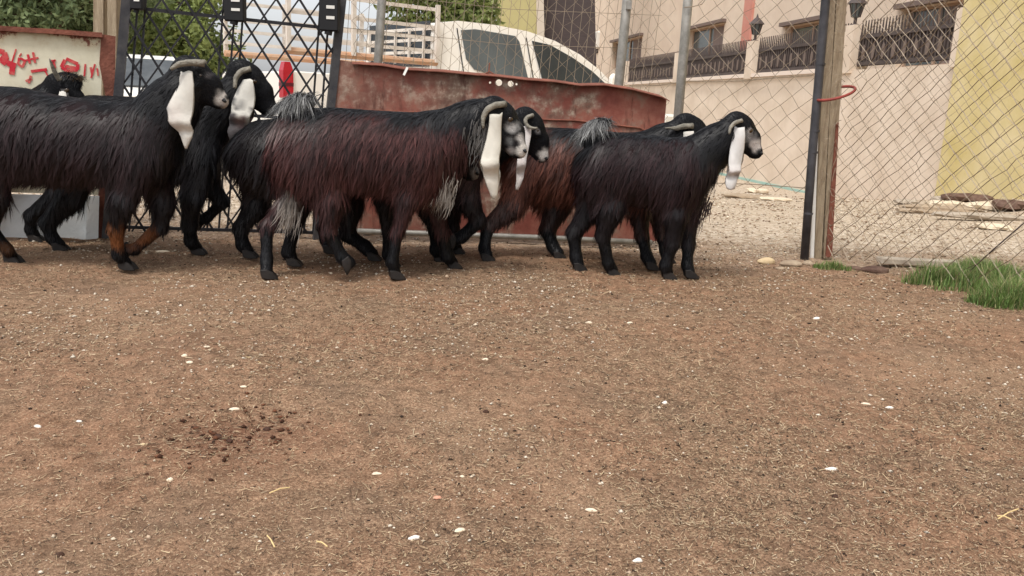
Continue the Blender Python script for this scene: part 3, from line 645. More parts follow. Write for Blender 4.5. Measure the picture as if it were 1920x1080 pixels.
def house():
    OFF = -2.6; A = WA+wn*OFF-wd*6; loc = (A[0], A[1], -.6)
    root = empty('house', loc, 'peach plastered house with shaded windows behind the street wall', 'house')
    R = lambda p: rel(loc, p); hp = lambda x, y, o=0.: wallp(x, y, OFF+o)
    far = hp(1086, 60); rear = -wn*8
    # facade with real openings: strips round the windows
    wins = [(1694, 1812, 8, 52), (1474, 1560, 43, 92), (1292, 1358, 50, 108), (1150, 1204, 74, 116)]
    s_of = lambda p: float(np.dot(np.asarray(p)-A, wd))
    W_ = []
    for x0, x1, y0, y1 in wins:
        a, b = hp(x0, y0), hp(x1, y0); sa, sb = sorted((s_of(a), s_of(b))); zt = (a[2]+b[2])/2; W_.append((sa, sb, zt-1.15, zt))
    W_.sort(); L = s_of(far); pts = [0]+[s for w_ in W_ for s in w_[:2]]+[L]
    mb = MB()
    def q(s0, s1, z0, z1):
        a = A+wd*s0; b = A+wd*s1; mb.prism(R([(a[0], a[1], z0), (b[0], b[1], z0), (b[0], b[1], z1), (a[0], a[1], z1)]), tuple(-wn*.3))
    for i in range(len(pts)-1):
        if i % 2 == 0: q(pts[i], pts[i+1], -1, 7)
        else:
            w_ = W_[i//2]; q(pts[i], pts[i+1], -1, w_[2]); q(pts[i], pts[i+1], w_[3], 7)
    mb.build('wall', M['facade'], root)
    fr = mat('pale_window_frame', srgb(176, 150, 130), None, rough=.7)
    for (s0, s1, z0, z1) in W_:
        mb = MB(); a = A+wd*s0-wn*.2; b = A+wd*s1-wn*.2; t_ = .05
        for u0_, u1_, v0, v1 in ((s0, s1, z1-t_, z1), (s0, s1, z0, z0+t_), (s0, s0+t_, z0, z1), (s1-t_, s1, z0, z1), ((s0+s1)/2-.03, (s0+s1)/2+.03, z0, z1)):
            c = A+wd*u0_-wn*.16; d = A+wd*u1_-wn*.16; mb.prism(R([(c[0], c[1], v0), (d[0], d[1], v0), (d[0], d[1], v1), (c[0], c[1], v1)]), tuple(-wn*.05))
        wi = mb.build('window', fr, root)
        mb = MB(); mb.prism(R([(a[0], a[1], z0), (b[0], b[1], z0), (b[0], b[1], z1), (a[0], a[1], z1)]), tuple(-wn*.01)); mb.build('pane', M['glass'], wi)
        c = A+wd*(s0-.12)+wn*.0; d = A+wd*(s1+.12); mb = MB(); mb.prism(R([(c[0], c[1], z1+.003), (d[0], d[1], z1+.003), (d[0], d[1], z1+.1), (c[0], c[1], z1+.1)]), tuple(wn*.14)); mb.build('lintel', mat('grey_lintel', srgb(120, 104, 96), None, rough=.9), wi)
        c = A+wd*(s0+.05)-wn*.205; d = A+wd*(s0+(s1-s0)*.42)-wn*.205
        mb = MB(); mb.prism(R([(c[0], c[1], z0), (d[0], d[1], z0), (d[0], d[1], z1), (c[0], c[1], z1)]), tuple(wn*.015)); mb.build('curtain', mat('grey_curtain', srgb(150, 132, 124), srgb(120, 108, 104), 9, .9, stretch=(4, 4, .2)), wi)
    for x0, x1 in ((1396, 1412),):
        c, d = s_of(hp(x0, 40)), s_of(hp(x1, 40)); c, d = sorted((c, d)); a = A+wd*c+wn*.06; b = A+wd*d+wn*.06
        mb = MB(); mb.prism(R([(a[0], a[1], -1), (b[0], b[1], -1), (b[0], b[1], 7), (a[0], a[1], 7)]), tuple(-wn*.06)); mb.build('painted_band', M['salmon'], root)
    e = A+wd*L; mb = MB(); a = e-wd*.0+wn*.05; b = e+wd*.7+wn*.05
    mb.prism(R([(a[0], a[1], -1), (b[0], b[1], -1), (b[0], b[1], 7), (a[0], a[1], 7)]), tuple(-wn*8)); mb.build('corner_pier', M['salmon'], root)
    # white heater box on the wall
    c = hp(1120, 76, .02); o = empty('water_heater', c, 'white box unit fixed to the far end of the peach house wall', 'water heater')
    ang = math.atan2(wd[1], wd[0]); mb = MB(); mb.box((0, 0, 0), (.75, .36, .82), ang); b = mb.build('case', M['white'], o, bevel=.06)
    mb = MB(); mb.box(np.array([0, 0, -.5])-wn*.0, (.5, .1, .2), ang); mb.build('bracket', M['iron'], o)
    # beyond: olive-yellow gable with a dark doorway, facing the lane
    Yb = 33.0; loc2 = at(970, 100, Yb); loc2[2] = gz(loc2[0], Yb); r2 = empty('outbuilding', loc2, 'olive yellow building end with tall dark doorway at the end of the lane', 'building')
    def face(x0, x1, y0, y1, Y, name, m, t):
        mb = MB(); mb.prism([at(x0, y1, Y)-loc2, at(x1, y1, Y)-loc2, at(x1-10, y0, Y)-loc2, at(x0-10, y0, Y)-loc2][::-1], (0, t, 0)); return mb.build(name, m, r2)
    face(935, 1012, -260, 215, Yb, 'wall', mat('olive_plaster', srgb(172, 162, 112), srgb(182, 172, 124), .5, .9), 4)
    face(1010, 1024, -260, 215, Yb-.05, 'door_jamb', mat('pale_jamb', srgb(196, 184, 168), None, rough=.9), 4)
    face(1024, 1120, -260, 215, Yb+.6, 'doorway', mat('dark_roller_door', srgb(66, 58, 58), srgb(78, 68, 66), 3, .8, stretch=(1, 1, 14)), .3)
    face(1024, 1120, -420, -180, Yb, 'lintel', M['facade'], .5)
house()
def yellow_wall():
    a = wallp(1790, 118, .06); A = np.array([a[0], a[1], 0])+wd*.0; loc = (A[0], A[1], -.5)
    root = empty('yellow_wall', loc, 'tall yellow plastered wall at the right edge, with scrap at its foot', 'wall')
    B = A-wd*16; mb = MB(); mb.prism(rel(loc, [(A[0], A[1], -1), (B[0], B[1], -1), (B[0], B[1], 6), (A[0], A[1], 6)]), tuple(-wn*2.5)); mb.build('plaster_face', M['yellow'], root)
yellow_wall()

# ================================================================== trees
LEAFM = attr_mat('leaves', .55, .25, backlit=.3)
BARK = mat('bark', srgb(92, 78, 62), srgb(66, 54, 44), 9, .95, .5, stretch=(3, 3, .6))
def tree(c, h, crown, nleaf, leaf, colors, label, seed, lobes=16, trunk_r=.16):
    rr = np.random.default_rng(seed); root = empty('tree', c, label, 'tree', 'trees beyond the gate')
    mb = MB(); ps = [(0, 0, -.1), (.1, .05, h*.25), (-.05, .1, h*.5), (.1, 0, h*.75)]; mb.tube(ps, [trunk_r, trunk_r*.8, trunk_r*.6, trunk_r*.3], 9)
    cen = []
    for k in range(lobes):
        th = rr.uniform(0, 2*math.pi); u = rr.uniform(-1, 1); rr_ = rr.uniform(.45, .95)
        p = np.array([crown[0]*rr_*math.cos(th)*math.sqrt(1-u*u), crown[1]*rr_*math.sin(th)*math.sqrt(1-u*u), crown[3]+crown[2]*rr_*u]); cen.append(p)
        b = ps[1+k % 3]; mid = (np.array(b)+p)/2+rr.normal(0, .12, 3); mb.tube([b, mid, p], [trunk_r*.35, trunk_r*.2, .012], 5)
    mb.build('trunk', BARK, root, smooth=True)
    cen = np.array(cen); k = rr.integers(0, lobes, nleaf); R_ = np.array([.42*crown[0], .42*crown[1], .36*crown[2]])
    d = rr.normal(0, 1, (nleaf, 3)); d /= np.linalg.norm(d, axis=1)[:, None]; p = cen[k]+d*R_*(rr.uniform(.25, 1, nleaf)**.5)[:, None]*(1+.35*vnoise(d*2.5+k[:, None], seed))[:, None]
    clump = vnoise(p*2.2, seed+5)
    a = rr.normal(0, 1, (nleaf, 3)); a /= np.linalg.norm(a, axis=1)[:, None]; b = np.cross(a, rr.normal(0, 1, (nleaf, 3))); b /= np.linalg.norm(b, axis=1)[:, None]
    s = leaf*rr.uniform(.6, 1.3, nleaf)[:, None]; V = np.stack([p-a*s, p+b*s*.45, p+a*s, p-b*s*.45], 1).reshape(-1, 3)
    q = np.arange(nleaf*4).reshape(-1, 4); t = np.clip(.5+.35*clump+rr.normal(0, .18, nleaf), 0, 1)[:, None]
    col = np.array(colors[0])*(1-t)+np.array(colors[1])*t
    link('crown', np_mesh('crown', V, None, np.repeat(col, 4, 0), quads=q), LEAFM, root)
def place(px, py, Y):
    p = at(px, py, Y); return np.array([p[0], Y, gz(p[0], Y)])
DK = ((.10, .14, .065), (.25, .31, .15)); LT = ((.15, .19, .06), (.34, .40, .14)); MD = ((.06, .10, .03), (.17, .24, .07))
tree(place(40, 160, 17), 3.6, (2.5, 1.8, 1.6, 2.9), 26000, .07, DK, 'broad dark green tree behind the white gate leaf', 1, 26)
tree(place(-120, 160, 18), 3.8, (2.4, 1.8, 1.7, 3.0), 14000, .075, DK, 'dark green tree at the left edge beyond the white gate leaf', 21, 20)
tree(place(330, 170, 20), 4.2, (1.55, 1.4, 2.0, 2.3), 20000, .075, LT, 'light yellow green tree seen through the lattice gate', 2, 24)
tree(place(205, 170, 23), 4.2, (1.6, 1.4, 1.9, 2.6), 12000, .08, MD, 'mid green tree behind the upright left of the lattice gate', 12, 20)
tree(place(820, 190, 24), 5.0, (1.75, 1.4, 1.5, 3.9), 16000, .085, LT, 'bright green tree rising behind the pickup truck cab', 3, 22)
def bare_shrub():
    c = place(480, 180, 10.8); root = empty('bare_shrub', c, 'leafless grey shrub of tangled twigs seen through the lattice gate', 'shrub'); rr = random.Random(5)
    mb = MB()
    for k in range(46):
        x0, z0 = rr.uniform(-.3, .3), .2; p = [np.array([x0, rr.uniform(-.3, .3), 0])]; d = np.array([rr.uniform(-.6, .6), rr.uniform(-.4, .4), 1.0])
        for j in range(6): d = d+np.array([rr.uniform(-.5, .5), rr.uniform(-.3, .3), -.17]); p.append(p[-1]+d*.30)
        mb.tube(p, [.014, .012, .010, .008, .006, .005, .003], 4)
    mb.build('twigs', mat('grey_twigs', srgb(110, 98, 90), srgb(140, 126, 116), 6, .9), root)
bare_shrub()
def poles():
    c = ground_pt(186, 440)+np.array([0, .35, 0]); pl = Plane(c, c+np.array([1, 0, 0])); o = empty('timber_post', c, 'pale weathered timber post just left of the lattice gate', 'post')
    mb = MB(); mb.prism([pl.p(*q)-c for q in ((176, 440), (193, 440), (194, -240), (174, -240))], (0, .07, 0)); mb.build('plank', M['wood'], o)
    c = ground_pt(212, 440)+np.array([0, .3, 0]); pl = Plane(c, c+np.array([1, 0, 0])); o = empty('timber_post', c, 'grey weathered timber post touching the lattice gate upright', 'post')
    mb = MB(); mb.prism([pl.p(*q)-c for q in ((203, 440), (217, 440), (219, -240), (200, -240))], (0, .07, 0)); mb.build('plank', M['wood'], o)
poles()

# ================================================================== goats
def surface_nets(f, org, h):
    nx, ny, nz = f.shape; s = f < 0
    cnt = np.zeros((nx-1, ny-1, nz-1), np.int16); acc = np.zeros((nx-1, ny-1, nz-1, 3)); num = np.zeros((nx-1, ny-1, nz-1))
    cor = [(i, j, k) for i in (0, 1) for j in (0, 1) for k in (0, 1)]
    def sl(c): return (slice(c[0], nx-1+c[0]), slice(c[1], ny-1+c[1]), slice(c[2], nz-1+c[2]))
    for a in cor:
        for ax in range(3):
            if a[ax] == 0:
                b = list(a); b[ax] = 1; fa, fb = f[sl(a)], f[sl(tuple(b))]; m = (fa < 0) != (fb < 0)
                t = np.where(m, fa/np.where(m, fa-fb, 1), 0); p = np.zeros(m.shape+(3,)); p[..., 0] = a[0]; p[..., 1] = a[1]; p[..., 2] = a[2]; p[..., ax] = t
                acc += p*m[..., None]; num += m
    act = num > 0; idx = -np.ones(act.shape, int); idx[act] = np.arange(act.sum())
    g = np.argwhere(act); v = (g+acc[act]/num[act][:, None])*h+org
    quads = []
    for ax in range(3):
        o1, o2 = [(1, 2), (2, 0), (0, 1)][ax]
        a = s[tuple(slice(0, -1) if i == ax else slice(None) for i in range(3))]; b = s[tuple(slice(1, None) if i == ax else slice(None) for i in range(3))]
        e = np.argwhere(a != b); 
        ok = (e[:, o1] > 0) & (e[:, o2] > 0) & (e[:, o1] < f.shape[o1]-1) & (e[:, o2] < f.shape[o2]-1); e = e[ok]
        def cell(d1, d2):
            c = e.copy(); c[:, o1] -= d1; c[:, o2] -= d2; return idx[c[:, 0], c[:, 1], c[:, 2]]
        q = np.stack([cell(1, 1), cell(0, 1), cell(0, 0), cell(1, 0)], 1)
        flip = ~a[e[:, 0], e[:, 1], e[:, 2]]; q[flip] = q[flip][:, ::-1]; quads.append(q)
    return v, np.concatenate(quads)
def smin(a, b, k):
    h = np.maximum(k-np.abs(a-b), 0)/k; return np.minimum(a, b)-h*h*k*.25

HAIRM = attr_mat('goat_hair', .46, .25)
SKINM = attr_mat('goat_coat', .8, .12, bump=.4)
EARM = attr_mat('ear_hide', .7, .2, bump=.14)
HORNM = mat('ridged_horn', srgb(104, 100, 90), srgb(138, 132, 120), 30, .6, .5, 80)
HOOFM = mat('dark_hoof', srgb(26, 23, 22), srgb(42, 37, 34), 20, .6)
EYEM = mat('goat_eye', srgb(70, 50, 24), srgb(30, 22, 14), 90, .08, spec=.6)
BLACK = np.array([.0055, .0055, .0068]); MAROON = np.array([.050, .016, .015])

def ribbons(root, dirs, nrm, length, width, droop, wave, phase, col, tipcol, K=4, pull=None):
    n = len(root); t = np.linspace(0, 1, K); side = np.cross(dirs, nrm); side /= np.linalg.norm(side, axis=1)[:, None]+1e-9
    P = []
    for k in range(K):
        tt = t[k]; c = root+dirs*(length*tt)[:, None]+droop*(length*tt*tt)[:, None]+side*(wave*length*np.sin(phase+tt*5.0)*tt)[:, None]
        if pull is not None: c = c+pull*tt**1.3
        P.append(c)
    V = np.zeros((n, 2*K-1, 3)); C = np.zeros((n, 2*K-1, 3))
    for k in range(K):
        cc = col*(1-t[k])+tipcol*t[k]
        if k < K-1:
            wk = width*(1-.55*t[k]); V[:, 2*k] = P[k]-side*wk[:, None]*.5; V[:, 2*k+1] = P[k]+side*wk[:, None]*.5; C[:, 2*k] = cc; C[:, 2*k+1] = cc
        else: V[:, 2*k] = P[k]; C[:, 2*k] = cc
    T = []
    for k in range(K-2): T += [(2*k, 2*k+1, 2*k+3), (2*k, 2*k+3, 2*k+2)]
    T.append((2*K-4, 2*K-3, 2*K-2)); T = np.array(T); tri = (np.arange(n)[:, None, None]*(2*K-1)+T[None]).reshape(-1, 3)
    return V.reshape(-1, 3), tri, C.reshape(-1, 3)

def goat(S):
    base = np.array(S['base']); yaw = math.radians(S.get('yaw', 0)); seed = S['seed']; rr = np.random.default_rng(seed)
    fwd = np.array([math.cos(yaw), math.sin(yaw), 0]); lat = np.array([-math.sin(yaw), math.cos(yaw), 0])   # lat + = far side
    root = empty('goat', base, S['label'], 'goat', 'goats walking in line', rz=yaw)
    def L(px, py, w=0.0):
        d = ray(px, py); t = np.dot(base+lat*w-EYE, lat)/np.dot(d, lat); q = EYE+d*t-base; return np.array([np.dot(q, fwd), w, q[2]])
    sc = base[1]/F*1.02                                             # metres per photo pixel here
    prims = []                                                      # (a, b, ra, rb, kw, label)
    def chain(pts, lab, kw=1.0):
        for i in range(len(pts)-1): prims.append((pts[i][0], pts[i+1][0], pts[i][1], pts[i+1][1], kw, lab))
    # trunk profile
    T = np.array([[L(x, (t+b)/2)[0], L(x, t)[2], L(x, b-17)[2], hw*.95] for x, t, b, hw in S['trunk']])
    ta = np.linspace(T[0, 0], T[-1, 0], 90); tt = np.stack([np.interp(ta, T[:, 0], T[:, k]) for k in (1, 2, 3)], 1)
    ker = np.hanning(11)[1:-1]; ker /= ker.sum(); tp = np.pad(tt, ((4, 4), (0, 0)), 'edge'); tt = np.stack([np.convolve(tp[:, k], ker, 'valid') for k in range(3)], 1)
    def trunk_sdf(p):
        z1, z0, hw = [np.interp(p[..., 0], ta, tt[:, k]) for k in range(3)]; hh = (z1-z0)/2; zc = (z1+z0)/2
        dz = (p[..., 2]-zc)/hh; k = hw*(1-.22*np.clip(dz, -1, 1)*0)      # barrel
        e = np.sqrt(dz*dz+(p[..., 1]/k)**2); d = (e-1)*np.minimum(hh, hw)
        return np.maximum(d, np.maximum(ta[0]-p[..., 0], p[..., 0]-ta[-1]))
    chain([(L(x, y), r*sc) for x, y, r in S['neck']], 'neck', .72)
    A = L(*S['head'][0], S.get('headw', 0)*.3); B = L(*S['head'][1], S.get('headw', 0)); HL = np.linalg.norm(B-A); U = (B-A)/HL
    Wv = np.array([0, 1., 0]); Wv -= U*U.dot(Wv); Wv /= np.linalg.norm(Wv); Vv = np.cross(U, Wv); Vv = -Vv if Vv[0] < 0 else Vv
    H = lambda u, v, w_=0: A+U*u*HL+Vv*v*HL+Wv*w_*HL
    prims += [(H(.08, -.04), H(.30, -.02), .23*HL, .245*HL, .76, 'head'), (H(.25, .03), H(.60, .03), .225*HL, .19*HL, .66, 'head'), (H(.60, .03), H(.90, -.05), .19*HL, .13*HL, .72, 'muzzle'),
              (H(.25, -.20), H(.60, -.18), .18*HL, .15*HL, .56, 'head'), (H(.60, -.18), H(.90, -.16), .15*HL, .10*HL, .75, 'muzzle'), (H(.92, -.03), H(.97, -.07), .10*HL, .09*HL, .9, 'muzzle'),
              (H(.32, .10, .14), H(.46, .08, .13), .05*HL, .04*HL, 1, 'head'), (H(.32, .10, -.14), H(.46, .08, -.13), .05*HL, .04*HL, 1, 'head')]
    prims.append((L(*S['neck'][-1][:2]), H(.12, -.15), S['neck'][-1][2]*sc, .17*HL, .8, 'neck'))
    hooves = []
    for li, lg in enumerate(S['legs']):
        off = lg['w']; lift = lg.get('lift', False); P = lg['p']; hx, hy = P[-1][:2]
        if not lift:
            g = ground_pt(hx, hy)-base; wv = np.clip(np.dot(g, lat), off-.09, off+.09); hpnt = L(hx, hy, wv); hpnt[2] = 0
        else: wv = off; hpnt = L(hx, hy, off); hpnt[2] = max(hpnt[2], .02)
        pts = []
        for i, (x, y, r) in enumerate(P):
            r *= (1, .86, .78, .80, .9)[min(i, 4)]; f = max(0, (i-1)/(len(P)-2)); p = L(x, y, off*(.85 if i == 0 else 1)*(1-f)+wv*f)
            if i == len(P)-1: p = hpnt+np.array([0, 0, .03]); r = 11
            pts.append([p, r*sc])
        if not lift: # keep the cannon standing on the ground point
            dz = pts[-2][0][2]; pts[-2][0][2] = min(max(pts[-2][0][2], .06), .14)
        for i in range(len(pts)-1):
            lab = 'thigh' if i == 0 else ('upper' if i == 1 else 'lower'); prims.append((pts[i][0], pts[i+1][0], pts[i][1], pts[i+1][1], .62 if i == 0 else .85, lab))
        hooves.append((hpnt, pts[-2][0], lift))
    if 'tail' in S: chain([(L(x, y), r*sc) for x, y, r in S['tail']], 'tail')
    # field
    allp = np.array([q for p_ in prims for q in (p_[0], p_[1])]+[[ta[0], 0, 0], [ta[-1], 0, 0]]); mr = max(max(p_[2], p_[3]) for p_ in prims)*.75
    lo = allp.min(0)-.1; hi = allp.max(0)+.1; lo[2] = -.02; hw = max(T[:, 3].max()+.05, np.abs(allp[:, 1]).max()+.08); lo[1], hi[1] = -hw, hw; hi[2] = max(hi[2], tt[:, 0].max()+.04)
    h = .0085 if S.get('fine', True) else .012; n = np.ceil((hi-lo)/h).astype(int)+1
    G = np.stack(np.meshgrid(*[lo[k]+h*np.arange(n[k]) for k in range(3)], indexing='ij'), -1)
    f = trunk_sdf(G)
    def rcone(p, pr):
        a, b, ra, rb, kw, _ = pr; ab = b-a; t = np.clip(((p-a)@ab)/max(ab@ab, 1e-9), 0, 1); d = p-(a+t[..., None]*ab); y = d[..., 1]/kw
        return (np.sqrt(d[..., 0]**2+y*y+d[..., 2]**2)-(ra+(rb-ra)*t))*(.5+.5*kw)
    for pr in prims:
        a, b, ra, rb = pr[:4]; m = max(ra, rb)+.07; l0 = np.maximum(((np.minimum(a, b)-m-lo)/h).astype(int), 0); l1 = np.minimum(((np.maximum(a, b)+m-lo)/h).astype(int)+2, n)
        s_ = tuple(slice(l0[k], l1[k]) for k in range(3)); k = {'neck': .06, 'thigh': .05, 'head': .02, 'muzzle': .015}.get(pr[5], .02)
        f[s_] = smin(f[s_], rcone(G[s_], pr), k)
    v, q = surface_nets(f, lo, h)
    # coat colour from position
    spots = [(L(x, y, w_)[[0, 2]], r*sc, np.array(c), so_) for x, y, w_, r, c, so_ in S.get('spots', [])]
    main = np.array(S['coat']); dorsal = np.array(S.get('dorsal', BLACK)); legc = np.array(S.get('legc', BLACK))
    def labels(p):
        D = np.stack([trunk_sdf(p)]+[rcone(p, pr) for pr in prims], 1); names = np.array(['trunk']+[pr[5] for pr in prims]); return names[np.argmin(D, 1)]
    def tint(p, lab):
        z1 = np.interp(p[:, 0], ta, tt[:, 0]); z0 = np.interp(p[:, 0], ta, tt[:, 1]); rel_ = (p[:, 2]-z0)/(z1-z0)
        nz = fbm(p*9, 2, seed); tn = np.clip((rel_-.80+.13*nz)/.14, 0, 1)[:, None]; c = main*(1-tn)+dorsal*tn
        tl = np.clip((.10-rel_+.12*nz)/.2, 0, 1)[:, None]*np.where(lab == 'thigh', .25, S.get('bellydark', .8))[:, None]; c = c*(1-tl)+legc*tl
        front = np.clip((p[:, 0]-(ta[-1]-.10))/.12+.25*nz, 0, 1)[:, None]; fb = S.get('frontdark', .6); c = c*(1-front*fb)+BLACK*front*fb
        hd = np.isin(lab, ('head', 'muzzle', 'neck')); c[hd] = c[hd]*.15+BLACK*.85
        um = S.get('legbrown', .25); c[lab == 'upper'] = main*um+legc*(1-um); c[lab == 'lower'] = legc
        for cc, r, k, so_ in spots:
            d = np.hypot(p[:, 0]-cc[0], p[:, 2]-cc[1])/r; m = np.clip((1.0-d+.35*fbm(p*38, 2, seed+3))/so_, 0, 1)[:, None]; c = c*(1-m)+k*m
        return c
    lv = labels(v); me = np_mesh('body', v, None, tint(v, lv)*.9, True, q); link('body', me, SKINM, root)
    # ---- hair
    tri = np.concatenate([q[:, [0, 1, 2]], q[:, [0, 2, 3]]]); a_, b_, c_ = v[tri[:, 0]], v[tri[:, 1]], v[tri[:, 2]]; fn = np.cross(b_-a_, c_-a_); ar = np.linalg.norm(fn, axis=1); fn /= ar[:, None]+1e-12
    vn = np.zeros_like(v)
    for k in range(3): np.add.at(vn, tri[:, k], fn*ar[:, None])
    vn /= np.linalg.norm(vn, axis=1)[:, None]+1e-12
    N = int(S.get('hairs', 26000)*1.35); pick = rr.choice(len(tri), N, p=ar/ar.sum()); u1, u2 = rr.random(N), rr.random(N); fl = u1+u2 > 1; u1[fl] = 1-u1[fl]; u2[fl] = 1-u2[fl]
    wgt = np.stack([1-u1-u2, u1, u2], 1)[..., None]; p = (v[tri[pick]]*wgt).sum(1); nn = (vn[tri[pick]]*wgt).sum(1); nn /= np.linalg.norm(nn, axis=1)[:, None]
    lab = labels(p); z1 = np.interp(p[:, 0], ta, tt[:, 0]); z0 = np.interp(p[:, 0], ta, tt[:, 1]); rel_ = np.clip((p[:, 2]-z0)/(z1-z0), -.3, 1.2)
    ln = np.full(N, .06); ln[lab == 'trunk'] = .050+.030*(1-rel_[lab == 'trunk'])-.028*np.clip(.12-rel_[lab == 'trunk'], 0, .12)/.12; ln[lab == 'neck'] = .042; ln[lab == 'thigh'] = .065; ln[lab == 'upper'] = .034; ln[lab == 'lower'] = .014; ln[lab == 'head'] = .010; ln[lab == 'muzzle'] = .005; ln[lab == 'tail'] = .03
    ln *= .88*S.get('shag', 1.0)*rr.uniform(.65, 1.25, N); wdt = np.where(ln < .015, .0019, .0023)*rr.uniform(.7, 1.4, N)
    flow = np.stack([np.full(N, -.55)+.25*vnoise(p*4, seed+1)+.42*vnoise(p*12, seed+2), np.sign(p[:, 1])*.25*np.clip(nn[:, 2], 0, 1)+.1*vnoise(p*10, seed+6), np.full(N, -1.0)], 1)
    dwn = np.isin(lab, ('upper', 'lower')); flow[dwn, 0] = -.12
    hd = np.isin(lab, ('head', 'muzzle')); flow[hd] = -U
    nk = lab == 'neck'; flow[nk, 0] = -.9; flow[nk, 2] = -.8
    tg = flow-nn*(flow*nn).sum(1)[:, None]; tg /= np.linalg.norm(tg, axis=1)[:, None]+1e-9
    lift = np.where(hd, .12, .22*S.get('sleek', 1)**.5+.12*vnoise(p*22, seed+4)); dirs = tg+nn*lift[:, None]+np.array([0, 0, -.12]); dirs /= np.linalg.norm(dirs, axis=1)[:, None]
    clump = vnoise(p*np.array([55, 55, 18]), seed+8); lum = np.clip(1+.55*clump+rr.normal(0, .25, N), .35, 2.2)[:, None]
    col = tint(p, lab)*lum; droop = np.tile(np.array([0, 0, -.28]), (N, 1)); droop[hd] = 0
    from mathutils import kdtree
    M_ = N//6; kd = kdtree.KDTree(M_)
    for i in range(M_): kd.insert(p[i]*np.array([1, 1, .75]), i)
    kd.balance(); gi = np.array([kd.find(p[i]*np.array([1, 1, .75]))[1] for i in range(N)])
    long_ = (ln > .025)
    gd = dirs[gi]; wob = np.stack([rr.normal(0, .16, M_), rr.normal(0, .06, M_), rr.normal(0, .10, M_)], 1)[gi]
    dirs = np.where(long_[:, None], dirs*.42+gd*.58+wob*.8, dirs); dirs /= np.linalg.norm(dirs, axis=1)[:, None]
    gl = rr.uniform(.5, 1.35, M_)[gi]; ln = np.where(long_, ln*(.4+.6*gl), ln); glum = (1+S.get('sleek', 1)*rr.uniform(-.4, .45, M_))[gi][:, None]; col = np.where(long_[:, None], col*glum, col)
    pull = (p[gi]-p)*(long_*.5)[:, None]; gp = rr.uniform(0, 6.28, M_)[gi]; gw = rr.uniform(.05, .17, M_)[gi]
    V_, T_, C_ = ribbons(p, dirs, nn, ln, wdt, droop, np.where(long_, gw, .02), gp+rr.uniform(0, .5, N), col*.8, col*1.3, pull=pull)
    if 'tail' in S:   # long tail tuft
        tp_ = [L(x, y) for x, y, _ in S['tail']]; nT = S.get('tuft', 700); t = rr.uniform(.25, 1, nT)*(len(tp_)-1-1e-6); i = t.astype(int); fr = (t-i)[:, None]; tpa = np.array(tp_); r_ = tpa[i]*(1-fr)+tpa[i+1]*fr
        sd = rr.normal(0, 1, (nT, 3)); sd[:, 1] *= 1.0; sd[:, 2] = np.abs(sd[:, 2])*.5+S.get('tuftup', .5); sd[:, 0] += S.get('tuftback', -.3); sd /= np.linalg.norm(sd, axis=1)[:, None]
        ll = rr.uniform(.06, .13, nT)*S.get('tuftlen', 1); c1 = np.where(rr.random(nT)[:, None] < S.get('tuftpale', .75), np.array([.30, .30, .29])*rr.uniform(.4, 1.6, (nT, 1)), np.array(S.get('tuftdark', (.05, .05, .055)))); base_c = c1*.28
        nrm = np.cross(sd, rr.normal(0, 1, (nT, 3))); nrm[:, 1] -= 1.0; nrm /= np.linalg.norm(nrm, axis=1)[:, None]
        g_ = rr.integers(0, max(nT//16, 1), nT); sd = sd*.35+sd[g_]*.65; sd /= np.linalg.norm(sd, axis=1)[:, None]; c1 = c1*.5+c1[g_]*.5; base_c = c1*.3
        r_ = r_*.45+r_[g_]*.55; ll = ll*(.5+.5*rr.uniform(.6, 1.5, nT)[g_])
        V2, T2, C2 = ribbons(r_, sd, nrm, ll, np.full(nT, .0030), np.tile([0, 0, -S.get('tuftdroop', .75)], (nT, 1)), rr.uniform(.02, .10, nT)[g_], rr.uniform(0, 3, nT)[g_], base_c, c1, 6)
        o = link(S.get('tuftname', 'tail_tuft'), np_mesh('tail_tuft', V2, T2, C2), HAIRM, root); o['kind'] = 'stuff'
    if 'fringe' in S:
        for x, y, w_, n_, ln_, c in S['fringe']:
            r_ = np.array(L(x, y, w_))+rr.normal(0, 1, (n_, 3))*np.array([.022, .03, .035]); sd = np.tile([-.25, 0, -1.0], (n_, 1))+rr.normal(0, .15, (n_, 3)); sd /= np.linalg.norm(sd, axis=1)[:, None]; nrm = np.tile([0.1, -1.0, .1], (n_, 1))
            cc = np.array(c)*rr.uniform(.6, 1.3, (n_, 1)); V2, T2, C2 = ribbons(r_, sd, nrm, rr.uniform(.6, 1.1, n_)*ln_, np.full(n_, .0035), np.tile([0, 0, -.1], (n_, 1)), rr.uniform(.03, .1, n_), rr.uniform(0, 3, n_), cc*.7, cc)
            T_ = np.concatenate([T_, T2+len(V_)]); V_ = np.concatenate([V_, V2]); C_ = np.concatenate([C_, C2])
    o = link('hair', np_mesh('hair', V_, T_, C_), HAIRM, root); o['kind'] = 'stuff'
    # ---- ears
    hwid = .17*HL
